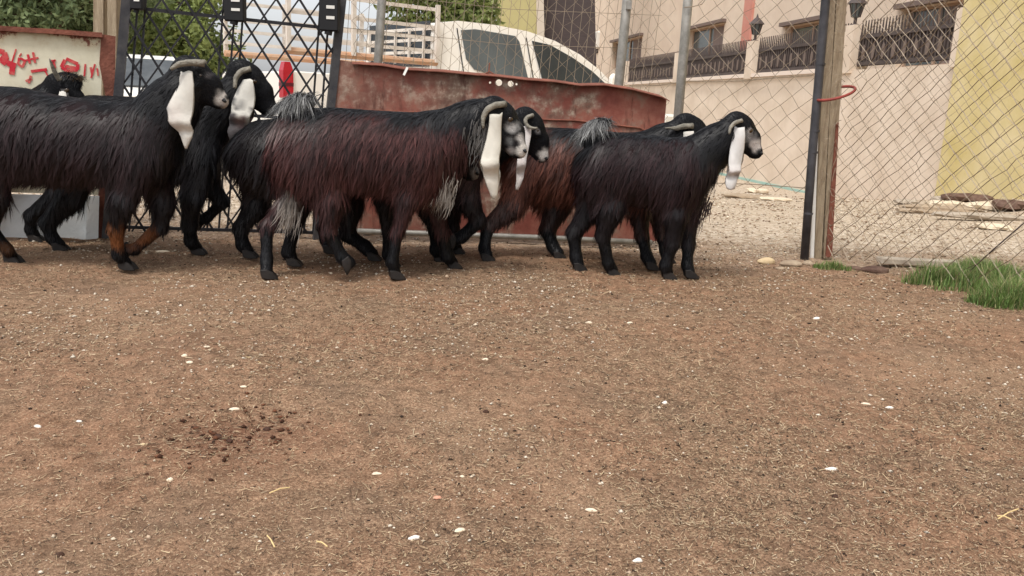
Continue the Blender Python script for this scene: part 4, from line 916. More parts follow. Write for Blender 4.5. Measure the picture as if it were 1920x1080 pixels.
    def ear(rows, sgn, m_c):
        rings = []; cols = []; NR = 12; dense = []
        for i in range(len(rows)-1):
            for k in range(3): dense.append(np.array(rows[i][:3])*(1-k/3)+np.array(rows[i+1][:3])*(k/3))
        dense.append(np.array(rows[-1][:3])); ws = np.linspace(0, 1, len(dense))
        for i, (xl, xr, y) in enumerate(dense):
            wo = sgn*(hwid+.026+.032*min(1, ws[i]*2.2))+S.get('headw', 0)*.5; a, b = L(xl, y, wo), L(xr, y, wo); c = (a+b)/2; hv = (b-a)/2; hl = np.linalg.norm(hv)
            if i == len(dense)-1: hl = max(hl, .004)
            e = hv/(np.linalg.norm(hv)+1e-9); rg = []
            for k in range(NR):
                t = 2*math.pi*k/NR; x_ = math.cos(t); th = .0034*math.sin(t)*(1-.6*x_*x_); cup = sgn*.26*hl*(1-x_*x_)+sgn*.20*hl*math.sin(9*ws[i]+seed)*x_+sgn*.020*math.exp(-((ws[i]-.60)/.07)**2)-sgn*.012*math.exp(-((ws[i]-.74)/.06)**2)
                rg.append(c+e*(x_*hl)+np.array([0, th+cup, .006*vnoise(np.array([[x_*2, ws[i]*5, seed]]), 4)[0]]))
            rings.append(rg)
        mb = MB(); mb.loft(rings); o = mb.build('ear', EARM, root, smooth=True); me = o.data; nvv = len(me.vertices); co = np.zeros(nvv*3, np.float32); me.vertices.foreach_get('co', co); co = co.reshape(-1, 3)
        tc = np.tile(np.array(m_c), (nvv, 1)); tc *= (1+.10*fbm(co*np.array([60, 60, 22]), 3, seed))[:, None]; pk = np.clip(vnoise(co*np.array([26, 26, 14]), seed+9)-.1, 0, 1)[:, None]; tc = tc*(1-.35*pk)+np.array([.46, .36, .33])*.35*pk
        for x, y, r, c, so_ in S.get('earspots_shade', []):
            cc = L(x, y, -hwid); d = np.hypot(co[:, 0]-cc[0], co[:, 2]-cc[2])/(r*sc); m = np.clip((1-d+.5*fbm(co*60, 2, seed+1))/so_, 0, 1)[:, None]; tc = tc*(1-m)+np.array(c)*m
        at_ = me.color_attributes.new('tint', 'FLOAT_COLOR', 'POINT'); t4 = np.ones((nvv, 4), np.float32); t4[:, :3] = tc; at_.data.foreach_set('color', t4.ravel())
    ear(S['ear'], -1, S.get('earc', (.54, .52, .47))); ear([(a, b, y) for a, b, y in S.get('ear2', S['ear'])], 1, S.get('earc', (.54, .52, .47)))
    # ---- horns, eyes, nostrils, hooves
    if 'horn' in S:
        for sgn in (-1, 1):
            k = len(S['horn']); pts = [L(x, y, sgn*(.055+.05*i/(k-1))+S.get('headw', 0)*.4) for i, (x, y, r) in enumerate(S['horn'])]; mb = MB()
            # resample smoothly
            pa = np.array(pts); ti = np.linspace(0, k-1, 14); sm = np.stack([np.interp(ti, range(k), pa[:, j]) for j in range(3)], 1); sm[1:-1] = (sm[:-2]+2*sm[1:-1]+sm[2:])/4
            rad = np.interp(ti, range(k), [r*sc*.74 for _, _, r in S['horn']])*(1+.05*np.cos(np.arange(14)*2.2)); mb.tube(sm, list(rad), 9); mb.build('horn', HORNM, root, smooth=True)
    for sgn in (-1, 1):
        c = H(.39, .065, sgn*.160); mb = MB(); rings = []
        for k in range(7):
            th = math.pi*k/6; rings.append([c+np.array([math.sin(th)*math.cos(t), sgn*.8*math.sin(th)*math.sin(t), math.cos(th)])*.0135+np.array([0, 0, 0]) for t in np.linspace(0, 2*math.pi, 11)[:-1]])
        mb.loft(rings, cap=False); mb.build('eye', EYEM, root, smooth=True)
        c = H(.985, -.0, sgn*.055); mb = MB(); mb.tube([c-U*.006+Wv*sgn*.006, c+U*.008+Wv*sgn*.010], [.008, .005], 8); mb.build('nostril', M['black'], root, smooth=True)
    for hp_, fp, lift in hooves:
        mb = MB()
        d = hp_+np.array([0, 0, .03])-fp; pit = 0 if not lift else (math.radians(65))
        ca, sa = math.cos(pit), math.sin(pit)
        for sgn in (-1, 1):
            sec = [(-.020, .006, .040, .010), (.005, .0, .042, .013), (.032, .0, .028, .012), (.048, .0, .012, .007)]; rings = []
            for x, z0_, z1_, hw_ in sec:
                yc = sgn*.0165
                rg = [(x, yc-hw_, z0_), (x, yc+hw_, z0_), (x-.006, yc+hw_*.8, z1_), (x-.006, yc-hw_*.8, z1_)]
                rings.append([hp_+np.array([ca*X+sa*(Z-.035)*1.0 - (0 if not lift else 0), Y_, -sa*X+ca*(Z-.035)+.035])*1.0 for X, Y_, Z in rg])
            mb.loft(rings)
        mb.build('hoof', HOOFM, root, bevel=.003)
    return root

RUST = (.15, .055, .020); WHT = (.62, .60, .55); GRY = (.22, .21, .20)
def yb(px, py): return ground_pt(px, py)
GOATS = [
 dict(seed=1, base=(-1.78, 3.53, 0), yaw=0, label='dark brown goat nearest the left edge, white ear, one foreleg lifted', coat=(.016, .0088, .0098), sleek=.6, hairs=36000,
  trunk=[(-95, 215, 290, .05), (-78, 185, 335, .11), (-30, 160, 352, .15), (40, 163, 358, .165), (120, 180, 358, .165), (200, 189, 358, .16), (260, 190, 362, .14), (305, 188, 350, .11), (330, 200, 310, .06)],
  neck=[(285, 255, 56), (322, 200, 44), (350, 158, 33)], head=((347, 120), (425, 190)),
  legs=[dict(w=-.09, p=[(250, 300, 42), (232, 375, 26), (217, 428, 17), (222, 478, 13), (236, 505, 11)]), dict(w=.08, lift=True, p=[(280, 300, 38), (305, 380, 27), (300, 425, 17), (252, 468, 12), (238, 480, 11)]),
        dict(w=-.09, p=[(-35, 290, 55), (-15, 370, 34), (-22, 425, 17), (14, 468, 12), (22, 487, 11)]), dict(w=.09, p=[(-60, 290, 46), (-70, 370, 30), (-95, 420, 16), (-85, 455, 12), (-80, 470, 11)])],
  ear=[(338, 362, 134), (332, 365, 160), (322, 364, 185), (314, 362, 205), (318, 361, 225), (328, 363, 245), (338, 361, 258), (345, 353, 276)], earspots_shade=[(325, 205, 9, (.3, .3, .3), .9), (347, 182, 6, (.35, .35, .33), 1.0)],
  horn=[(384, 119, 9), (358, 117, 8), (335, 120, 7), (320, 130, 4)], spots=[(418, 186, -.05, 19, (.46, .42, .38), .5), (420, 182, -.05, 6, (.03, .03, .03), .6), (216, 445, -.09, 34, RUST, .5), (282, 437, .08, 22, RUST, .6), (0, 470, -.09, 16, (.06, .028, .014), .6), (386, 142, -.05, 8, (.10, .09, .09), 1.0)]),
 dict(seed=2, base=(-1.55, 3.93, 0), yaw=0, label='black goat with freckled grey ear and horn, head just right of the lifted foreleg goat', coat=(.013, .012, .014), hairs=24000,
  trunk=[(120, 215, 280, .05), (132, 190, 325, .10), (170, 178, 350, .135), (240, 181, 362, .145), (310, 186, 366, .14), (365, 192, 352, .12), (398, 205, 318, .085), (412, 225, 290, .05)],
  neck=[(378, 258, 48), (415, 205, 34), (447, 168, 27)], head=((452, 126), (516, 206)),
  legs=[dict(w=-.085, p=[(155, 295, 42), (132, 370, 28), (88, 418, 17), (98, 452, 13), (112, 471, 11)]), dict(w=.085, p=[(150, 295, 38), (112, 365, 25), (58, 404, 15), (58, 438, 12), (66, 454, 11)]),
        dict(w=-.085, p=[(372, 300, 34), (360, 370, 24), (355, 420, 17), (358, 452, 14), (369, 473, 11)]), dict(w=.085, lift=True, p=[(385, 300, 30), (395, 350, 22), (418, 378, 15), (388, 408, 11), (376, 424, 10)])],
  ear=[(455, 475, 148), (446, 477, 165), (438, 478, 185), (434, 477, 200), (432, 474, 215), (428, 468, 232), (426, 458, 248), (432, 448, 262)], earspots_shade=[(446, 236, 34, (.075, .068, .07), .35), (457, 196, 13, (.10, .10, .10), 1.0), (461, 226, 13, (.22, .15, .145), .6), (444, 186, 7, (.08, .08, .08), .9)],
  horn=[(470, 129, 7), (452, 133, 7), (442, 145, 6), (440, 165, 4)], spots=[(504, 148, -.03, 6, (.5, .48, .45), .6)],),

 dict(seed=8, base=(-2.30, 4.05, 0), yaw=0, label='black goat whose tousled head pokes up over the leftmost goat back', coat=(.012, .010, .011), hairs=14000, fine=False,
  trunk=[(-230, 235, 290, .05), (-215, 215, 325, .10), (-170, 196, 345, .135), (-100, 196, 355, .145), (-40, 198, 355, .14), (0, 202, 345, .11), (30, 218, 320, .07), (40, 240, 300, .05)],
  neck=[(10, 260, 44), (55, 225, 34), (92, 190, 28)], head=((104, 150), (166, 210)),
  legs=[dict(w=-.085, p=[(-190, 300, 40), (-195, 365, 28), (-225, 415, 16), (-215, 445, 12), (-205, 462, 11)]), dict(w=.085, p=[(-195, 300, 36), (-160, 365, 25), (-180, 404, 14), (-178, 434, 12), (-170, 448, 11)]),
        dict(w=-.085, p=[(-15, 300, 34), (-30, 365, 23), (-34, 415, 14), (-40, 445, 12), (-32, 462, 11)]), dict(w=.085, p=[(-10, 300, 32), (-45, 365, 22), (-58, 404, 13), (-62, 434, 11), (-54, 448, 11)])],
  ear=[(111, 124, 171), (108, 126, 182), (106, 126, 200), (106, 124, 225), (112, 120, 245)],
  horn=[(112, 150, 6), (104, 138, 5.5), (98, 124, 4), (93, 110, 1.5)], spots=[(119, 174, -.05, 6, (.5, .48, .46), .5)],
  tail=[(108, 156, 10), (122, 146, 9), (138, 148, 8), (148, 156, 7)], tuft=420, tuftpale=.0, tuftdark=(.085, .055, .03), tuftname='forelock', tuftup=.6, tuftback=.5, tuftdroop=.5, tuftlen=.55),
 dict(seed=3, base=(-.72, 3.86, 0), yaw=3, label='black goat almost hidden behind the central maroon goat', coat=(.011, .008, .009), hairs=13000, fine=False,
  trunk=[(424, 285, 320, .05), (434, 258, 345, .09), (474, 226, 368, .13), (560, 218, 368, .14), (640, 218, 370, .14), (720, 220, 368, .13), (765, 232, 330, .08), (778, 250, 300, .05)],
  neck=[(745, 280, 42), (790, 268, 30), (822, 272, 24)], head=((826, 262), (896, 326)),
  legs=[dict(w=-.085, p=[(500, 310, 42), (562, 378, 28), (550, 430, 17), (540, 478, 14), (548, 498, 11)]), dict(w=.085, p=[(480, 310, 40), (482, 385, 28), (450, 428, 17), (455, 466, 15), (466, 483, 11)]),
        dict(w=-.085, p=[(725, 310, 34), (722, 375, 22), (728, 430, 14), (726, 480, 11), (732, 500, 11)]), dict(w=.085, p=[(740, 310, 32), (790, 375, 22), (815, 430, 14), (815, 470, 11), (822, 488, 11)])],
  ear=[(838, 852, 285), (836, 856, 305), (838, 856, 325), (842, 850, 345)], earc=(.06, .06, .06), spots=[(892, 325, 0, 14, GRY, .5)]),
 dict(seed=4, base=(-.62, 3.62, 0), yaw=16, label='large maroon goat in the centre with grey tail and speckled face', coat=(.046, .0175, .0165), hairs=46000, shag=1.12, bellydark=.25, legbrown=.65, headw=-.09,
  trunk=[(508, 240, 300, .05), (522, 214, 335, .10), (560, 204, 368, .135), (620, 201, 366, .15), (690, 206, 366, .155), (760, 210, 384, .15), (820, 212, 386, .125), (862, 222, 330, .085), (880, 245, 300, .05)],
  neck=[(835, 265, 52), (880, 235, 38), (912, 222, 31)], head=((926, 196), (984, 286)),
  legs=[dict(w=-.085, lift=True, p=[(590, 300, 48), (622, 375, 30), (616, 432, 16), (642, 482, 12), (655, 505, 11)]), dict(w=.06, p=[(545, 300, 40), (552, 365, 26), (500, 425, 15), (500, 485, 12), (500, 523, 11)]),
        dict(w=-.085, p=[(790, 300, 40), (765, 368, 24), (745, 435, 14), (736, 490, 12), (740, 523, 11)]), dict(w=.085, p=[(815, 310, 36), (815, 378, 22), (830, 435, 16), (838, 478, 15), (848, 502, 11)])],
  ear=[(917, 943, 213), (916, 941, 235), (912, 940, 260), (905, 938, 285), (899, 934, 305), (906, 937, 325), (912, 936, 345), (921, 932, 371)], earc=(.57, .545, .475), earspots_shade=[(918, 306, 9, (.42, .40, .36), .9)],  # grey mark on this ear paints the shade in its fold
  horn=[(948, 195, 8), (928, 197, 8), (912, 206, 7.5), (905, 222, 6), (906, 240, 3)],
  spots=[(980, 284, -.05, 19, (.55, .52, .48), .5), (955, 240, -.05, 16, (.36, .35, .34), .7), (968, 258, -.05, 12, (.40, .38, .36), .7), (950, 262, -.05, 12, (.10, .10, .10), .8), (952, 282, -.05, 9, (.22, .2, .19), .8), (835, 362, -.06, 20, (.40, .37, .33), .7), (545, 385, 0, 28, (.24, .21, .19), .7), (712, 368, -.1, 14, (.10, .085, .085), .9), (520, 235, 0, 16, (.16, .13, .125), .9)],
  fringe=[(834, 344, -.05, 420, .062, (.34, .31, .275)), (545, 385, .02, 160, .09, (.30, .27, .24)), (900, 245, -.075, 160, .06, (.17, .165, .16)), (890, 262, -.07, 120, .06, (.12, .115, .11))],
  tail=[(545, 222, 18), (545, 200, 15), (560, 188, 11), (585, 186, 8)], tuft=2200, tuftpale=.62, tuftup=.35, tuftback=-.4, tuftdroop=.95, tuftlen=1.05),
 dict(seed=5, base=(-.30, 4.16, 0), yaw=2, label='black goat with white nose looking past the speckled goat', coat=(.028, .013, .013), hairs=22000,
  trunk=[(612, 260, 310, .05), (622, 238, 335, .09), (660, 222, 358, .13), (740, 220, 370, .14), (820, 222, 374, .14), (870, 230, 378, .125), (898, 245, 350, .085), (912, 265, 320, .05)],
  neck=[(880, 290, 46), (930, 260, 34), (975, 242, 26)], head=((986, 214), (1024, 298)),
  legs=[dict(w=-.085, p=[(650, 310, 40), (655, 388, 28), (650, 438, 17), (685, 468, 14), (698, 488, 11)]), dict(w=.085, p=[(640, 310, 36), (640, 380, 26), (606, 425, 15), (610, 458, 12), (616, 475, 11)]),
        dict(w=-.085, lift=True, p=[(865, 310, 36), (878, 378, 24), (898, 414, 16), (866, 444, 13), (853, 460, 11)]), dict(w=.085, p=[(855, 310, 32), (848, 380, 22), (850, 430, 14), (850, 460, 12), (856, 476, 11)])],
  ear=[(980, 997, 236), (979, 996, 255), (976, 992, 275), (970, 988, 295), (968, 985, 315), (968, 982, 335), (966, 972, 355)], earc=(.55, .515, .495),
  horn=[(1000, 216, 5), (989, 219, 5), (984, 226, 5), (988, 236, 4.5), (998, 241, 4), (1008, 240, 2.5)], spots=[(1021, 292, -.02, 15, (.5, .47, .44), .5), (1010, 246, -.05, 6, (.2, .19, .19), .9)]),
 dict(seed=6, base=(.55, 4.30, 0), yaw=0, label='rust brown goat whose head shows over the rightmost goat', coat=(.085, .030, .020), hairs=26000, shag=1.1,
  trunk=[(938, 275, 330, .05), (950, 252, 352, .09), (995, 238, 382, .125), (1060, 240, 396, .14), (1130, 245, 400, .14), (1190, 252, 396, .125), (1220, 262, 360, .09), (1236, 280, 330, .05)],
  neck=[(1205, 300, 44), (1248, 270, 32), (1282, 255, 24)], head=((1284, 226), (1342, 298)),
  legs=[dict(w=-.085, p=[(985, 315, 42), (962, 385, 26), (914, 424, 15), (908, 466, 12), (912, 490, 11)]), dict(w=.085, p=[(1005, 320, 38), (1045, 385, 30), (1026, 430, 18), (1036, 468, 13), (1046, 487, 11)]),
        dict(w=-.085, p=[(1190, 330, 34), (1198, 395, 22), (1205, 445, 14), (1212, 488, 12), (1219, 509, 11)]), dict(w=.085, p=[(1210, 330, 32), (1232, 395, 20), (1240, 440, 13), (1246, 475, 11), (1250, 492, 11)])],
  ear=[(1281, 1301, 247), (1281, 1303, 265), (1278, 1300, 290), (1276, 1296, 315), (1280, 1290, 335)],
  horn=[(1299, 236, 7), (1280, 237, 7), (1268, 241, 6), (1258, 240, 3), (1247, 240, 1.5)], spots=[(1316, 256, -.05, 9, (.07, .04, .035), .8)]),
 dict(seed=7, base=(.60, 3.94, 0), yaw=2, label='blackish brown goat furthest right, long white ear and grey tail', coat=(.017, .0078, .0088), sleek=.6, hairs=36000, shag=1.05,
  trunk=[(1092, 285, 340, .05), (1102, 262, 362, .09), (1130, 250, 384, .12), (1180, 249, 386, .135), (1230, 254, 398, .135), (1280, 262, 412, .125), (1315, 272, 398, .10), (1334, 288, 350, .06)],
  neck=[(1300, 310, 46), (1342, 272, 32), (1370, 252, 25)], head=((1380, 222), (1426, 288)),
  legs=[dict(w=-.08, p=[(1130, 315, 44), (1146, 388, 30), (1130, 440, 16), (1140, 492, 12), (1147, 518, 11)]), dict(w=.08, p=[(1115, 315, 38), (1110, 388, 27), (1076, 435, 17), (1080, 482, 13), (1084, 508, 11)]),
        dict(w=-.08, p=[(1270, 335, 36), (1268, 400, 25), (1261, 455, 16), (1248, 497, 13), (1250, 523, 11)]), dict(w=.08, p=[(1285, 340, 34), (1290, 405, 22), (1291, 458, 15), (1288, 497, 12), (1291, 521, 11)])],
  ear=[(1378, 1396, 238), (1374, 1397, 255), (1368, 1396, 278), (1365, 1393, 300), (1365, 1388, 318), (1362, 1386, 330), (1360, 1381, 343), (1362, 1378, 354)], earc=(.56, .545, .525), earspots_shade=[(1374, 326, 7, (.25, .23, .23), .9)],
  horn=[(1391, 226, 5), (1378, 230, 5), (1370, 238, 4.5), (1367, 251, 2.5)],
  spots=[(1405, 258, -.03, 17, (.20, .19, .185), .8), (1400, 272, -.04, 7, (.03, .03, .03), .7), (1408, 246, -.05, 7, (.36, .34, .32), .8), (1419, 272, -.03, 14, (.50, .46, .43), .5), (1424, 284, -.03, 5, (.03, .03, .03), .6)],
  fringe=[(1315, 375, 0, 200, .075, (.028, .013, .014)), (1296, 392, 0, 200, .075, (.028, .013, .014))],
  tail=[(1108, 262, 15), (1112, 244, 13), (1125, 232, 9), (1140, 229, 7)], tuft=1700, tuftpale=.62, tuftup=.35, tuftback=-.55, tuftdroop=.95, tuftlen=1.05),
]
for g in GOATS: goat(g)

# ================================================================== ground litter
def inside_yard(n, seed, y0=.95, y1=5.2, power=1.0):
    r = np.random.default_rng(seed); y = y0*(y1/y0)**(r.random(n)**power); x = r.uniform(-.74, .76, n)*(y+.25); return np.stack([x, y], 1), r
def zsurf(P):
    fade = np.exp(-np.maximum(0, P[:, 1]-6)/4)
    return ground_z(P[:, 0], P[:, 1])+fade*relief(P)
LITM = attr_mat('ground_litter', .9, .15)
def straw(n, seed):
    P, r = inside_yard(n, seed); P = P[r.random(n) < np.clip(.72+.8*fbm(P*np.array([1.5, 1.9]), 3, 61), .25, 1)]; n = len(P); z = zsurf(P)+.003; th = r.uniform(0, math.pi, n); ln = r.gamma(1.6, .0019, n)*(.50+.31*P[:, 1])+.0008; wd_ = r.uniform(.0005, .0010, n)*(.5+.28*P[:, 1])
    d = np.stack([np.cos(th), np.sin(th), r.normal(0, .22, n)], 1); s = np.stack([-np.sin(th), np.cos(th), r.normal(0, .3, n)], 1); c = np.stack([P[:, 0], P[:, 1], z], 1)
    V = np.stack([c-d*ln[:, None]-s*wd_[:, None], c-d*ln[:, None]+s*wd_[:, None], c+d*ln[:, None]+s*wd_[:, None]*.7, c+d*ln[:, None]-s*wd_[:, None]*.7], 1).reshape(-1, 3)
    pal = np.array([(.42, .32, .20), (.36, .255, .16), (.25, .165, .10), (.50, .40, .27), (.10, .066, .043), (.05, .034, .025)]); k = r.choice(6, n, p=[.19, .21, .19, .09, .17, .15]); col = np.repeat(pal[k]*r.uniform(.75, 1.2, (n, 1)), 4, 0)
    o = link('straw_litter', np_mesh('straw_litter', V, None, col, quads=np.arange(4*n).reshape(-1, 4)), LITM); tag(o, 'fine chopped straw and chaff strewn over the brown yard', 'straw', kind='stuff')
straw(235000, 31)
def crumbs(name, n, seed, rmin, rmax, pal, label, cat, power=1.0, y0=.95, y1=5.2, mask=None):
    P, r = inside_yard(n, seed, y0, y1, power)
    if mask is None: P = P[r.random(n) < np.clip(.6+1.1*fbm(P*1.7, 3, seed+20), .15, 1)]; n = len(P)
    if mask is not None: P = P[mask(P, r)]; n = len(P)
    z = zsurf(P); s = r.uniform(rmin, rmax, n)*(r.random(n)**1.2*.8+.3)*(.32+.29*P[:, 1])
    oct_ = np.array([(1, 0, 0), (0, 1, 0), (-1, 0, 0), (0, -1, 0), (0, 0, .7), (0, 0, -.7)]); ft = np.array([(0, 1, 4), (1, 2, 4), (2, 3, 4), (3, 0, 4), (1, 0, 5), (2, 1, 5), (3, 2, 5), (0, 3, 5)])
    off = oct_[None]*r.uniform(.55, 1.3, (n, 6, 1)); th = r.uniform(0, 6.3, n); c, si = np.cos(th)[:, None], np.sin(th)[:, None]
    x = off[..., 0]*c-off[..., 1]*si; y = off[..., 0]*si+off[..., 1]*c; off = np.stack([x*r.uniform(.7, 1.3, (n, 1)), y, off[..., 2]*r.uniform(.5, 1, (n, 1))], -1)
    V = np.stack([P[:, 0], P[:, 1], z+s*.25], 1)[:, None]+off*s[:, None, None]; pal = np.array(pal); col = np.repeat(pal[r.integers(0, len(pal), n)]*r.uniform(.8, 1.2, (n, 1)), 6, 0)
    o = link(name, np_mesh(name, V.reshape(-1, 3), (np.arange(n)[:, None, None]*6+ft[None]).reshape(-1, 3), col), LITM); tag(o, label, cat, kind='stuff')
crumbs('dirt_crumbs', 90000, 41, .0014, .0044, [(.22, .145, .09), (.32, .22, .14), (.14, .09, .058), (.26, .155, .095), (.40, .30, .2)], 'small crumbs of brown earth over the yard', 'dirt')
crumbs('droppings', 9000, 42, .0022, .0066, [(.032, .022, .017), (.05, .032, .022)], 'scattered dark goat droppings over the yard', 'droppings', .9)
crumbs('pale_grit', 19000, 43, .0018, .0074, [(.55, .46, .35), (.62, .55, .45), (.48, .36, .26)], 'pale grit scattered over the yard near the goats', 'grit', .55)
crumbs('lane_gravel', 42000, 44, .0025, .0075, [(.60, .52, .42), (.5, .42, .32), (.34, .25, .17), (.22, .15, .10)], 'pale gravel covering the lane beyond the fence', 'gravel', .9, 4.7, 15)
crumbs('dung_crumbs', 16000, 45, .004, .013, [(.075, .032, .018), (.05, .022, .013), (.13, .055, .03)], 'crumbled reddish dung patch at lower left', 'dung', 1.0, 1.2, 2.3,
       mask=lambda P, r: (((P[:, 0]-ground_pt(440, 800)[0])/.17)**2+((P[:, 1]-ground_pt(440, 810)[1])/.20)**2 < r.gamma(1.0, .55, len(P))) & (r.random(len(P)) < .8))
# single stones big enough to point at: (px, py, width px, squash, label)
def stone(px, py, wpx, asp, label, m=None, seed=0, name='stone', cat='stone', hh=.5):
    r = random.Random(seed); p = ground_pt(px, py); s = wpx*p[1]/F*.5*1.18; z = float(zsurf(np.array([[p[0], p[1]]]))[0]); mb = MB(); rings = []; n = 9; rot = r.uniform(-.5, .5); jj = [r.uniform(.72, 1.15) for _ in range(n)]
    for (zz, rad) in ((-.3, .7), (0, 1.0), (.45, .92), (.8, .55), (.92, .2)):
        rg = []
        for k in range(n):
            t = 2*math.pi*k/n; a = rad*jj[k]*r.uniform(.93, 1.07); x, y = a*math.cos(t), a*math.sin(t)*asp; rg.append((s*(x*math.cos(rot)-y*math.sin(rot)), s*(x*math.sin(rot)+y*math.cos(rot)), s*hh*zz*(1+.25*x)))
        rings.append(rg)
    mb.loft(rings); o = mb.build(name, m or M['stone'], None, bevel=s*.06); o.location = (p[0], p[1], z+s*.05); tag(o, label, cat, 'stones lying on the yard'); return o
PINK = mat('pinkish_stone', srgb(196, 140, 116), srgb(206, 156, 132), 20, .9); CRM = mat('cream_chip', srgb(226, 212, 190), srgb(214, 196, 170), 20, .85); WH = mat('white_chip', srgb(236, 230, 220), srgb(222, 214, 204), 20, .8); ORG = mat('sandy_rock', srgb(206, 184, 148), srgb(190, 168, 132), 20, .9); CLOD = mat('dark_clod', srgb(58, 40, 32), srgb(80, 56, 44), 40, .95, .5)
ST = [(1437, 491, 30, .7, 'sandy stone lying in front of the dark pipe post', ORG, .62), (1560, 872, 26, .4, 'long pinkish white stone chip in the right foreground', WH, .35), (1110, 940, 25, .4, 'grey white oblong stone below centre of the yard', CRM, .4), (862, 982, 24, .6, 'flat cream stone chip near the bottom centre', CRM, .3), (776, 998, 21, .6, 'bright white stone at the bottom left of centre', WH, .5),
      (1197, 1035, 19, .6, 'small white block like stone at the bottom edge', WH, .6), (706, 877, 18, .6, 'flat cream chip between the dung patch and centre', CRM, .25), (820, 917, 17, .6, 'pink rounded pebble in the centre foreground', PINK, .5), (69, 796, 17, .5, 'white oval pebble at the left edge of the yard', WH, .5), (148, 783, 13, .5, 'white pebble right of the oval one at left edge', WH, .45),
      (318, 895, 13, .9, 'cream round pebble below the dung patch', CRM, .7), (1247, 751, 11, .8, 'white square pebble right of centre', WH, .8), (1669, 756, 14, .5, 'white pebble in the right middle of the yard', WH, .5), (1624, 749, 15, .4, 'grey white chip beside a white pebble at right', CRM, .4), (1532, 595, 12, .7, 'white pebble below the rusty wooden post', WH, .6),
      (1104, 606, 13, .6, 'pale pebble in the middle distance right of centre', CRM, .5), (910, 673, 12, .8, 'pale round pebble in the middle of the yard', CRM, .6), (457, 724, 15, .5, 'cream flat pebble above the dung patch', CRM, .35), (440, 763, 20, .5, 'pinkish flat stone at the upper edge of the dung patch', CRM, .3), (346, 668, 11, .8, 'upright pale pebble left of centre', CRM, .8), (388, 657, 12, .5, 'pale pebble just right of the upright one', CRM, .4),
      (356, 683, 13, .8, 'pale chip just below the upright pebble', CRM, .5), (305, 471, 26, .35, 'flat pale stone between the legs of the left goats', CRM, .25), (867, 884, 11, .6, 'small cream pebble right of the flat cream chip', CRM, .5), (267, 829, 11, .7, 'small yellowish pebble left of the dung patch', ORG, .5), (1180, 614, 12, .5, 'pale flat pebble right of the middle distance pebble', CRM, .4)]
for i, (x, y, w_, a, lab, m_, hh) in enumerate(ST): stone(x, y, w_, a, lab, m_, 100+i, hh=hh)
for i, (x, y, w_, lab) in enumerate([(911, 770, 13, 'dark clod of dung standing up in the middle of the yard'), (794, 1032-0, 9, 'small dark clod near the bottom centre'), (1566, 927, 15, 'round dark clod below the long white chip'), (408, 815, 18, 'biggest dark dung clod in the reddish patch'), (430, 820, 13, 'dark dung clod right of the biggest one'), (500, 797, 15, 'dark dung clod at the right edge of the reddish patch'), (112, 1034, 20, 'flat brown clod at the lower left corner'), (794, 811, 9, 'small dark round dropping left of the standing clod')]):
    stone(x, y, w_, .7, lab, CLOD, 300+i, 'dung_clod', 'dung clod', .8)
for i, (x0, y0, x1, y1, lab) in enumerate([(501, 1012, 515, 1034, 'yellow straw stalk lying near the bottom left'), (505, 932, 543, 921, 'long straw stalk below the dung patch'), (1870, 980, 1908, 961, 'long straw stalk at the lower right edge'), (1868, 974, 1895, 981, 'short straw stalk crossing under the one at lower right'), (463, 674, 497, 691, 'thin pale stalk in the left middle of the yard'), (594, 1023, 614, 1033, 'pale bent stalk right of the yellow one')]):
    a, b = ground_pt(x0, y0), ground_pt(x1, y1); a[2] = b[2] = .008; mb = MB(); mb.tube([a-a, (b-a)*.5+np.array([0, 0, .003]), b-a], .0013, 5); o = mb.build('straw_stalk', mat('straw', srgb(214, 188, 136), None, rough=.8), None); o.location = a; tag(o, lab, 'straw')
# ---- blocks, boards and scrap near the fences
def block(name, px, py, size, rz, label, cat, m, tilt=0, z=0.0, Y=None):
    if Y is None: p = ground_pt(px, py)
    else:
        p = at(px, py, Y)
    p[2] = gz(p[0], p[1])+z if Y is None or z else p[2]
    mb = MB(); r = random.Random(px); mb.box((0, 0, size[2]/2), size, 0, Matrix.Rotation(tilt, 3, 'Y')); mb.v = [(x+r.uniform(-.1, .1)*size[0]*.3, y+r.uniform(-.1, .1)*size[1]*.5, zz+r.uniform(-.1, .1)*size[2]*.6) for x, y, zz in mb.v]
    o = mb.build(name, m, None, bevel=min(size)*.12); o.location = p; o.rotation_euler = (0, 0, rz); tag(o, label, cat); return o
DUST = mat('dusty_concrete', srgb(146, 128, 108), srgb(170, 152, 130), 22, .95, .4)
stone(1483, 497, 40, .7, 'grey broken concrete lump at the foot of the dark pipe post', DUST, 401, 'concrete_lump', 'concrete', .4)
stone(1515, 493, 22, .8, 'small pale concrete lump right against the dark pipe post', DUST, 402, 'concrete_lump', 'concrete', .6)
stone(1463, 503, 16, .6, 'smallest concrete lump lying left of the dark pipe post', DUST, 403, 'concrete_lump', 'concrete', .5)
stone(1640, 505, 50, .5, 'dark brown broken brick half sunk left of the timber beam', M['brown'], 404, 'brick', 'brick', .4)
stone(1600, 500, 30, .5, 'dark clod of earth between wooden post and broken brick', M['brown'], 405, 'earth_clod', 'earth', .35)
block('timber_beam', 1720, 497, (.42, .07, .035), .0, 'pale weathered timber beam lying behind the grass', 'timber', M['concrete'])
def lane_pt(px, py):
    z = -.1
    for _ in range(12): p = ground_pt(px, py, z); z = gz(p[0], p[1])
    return p
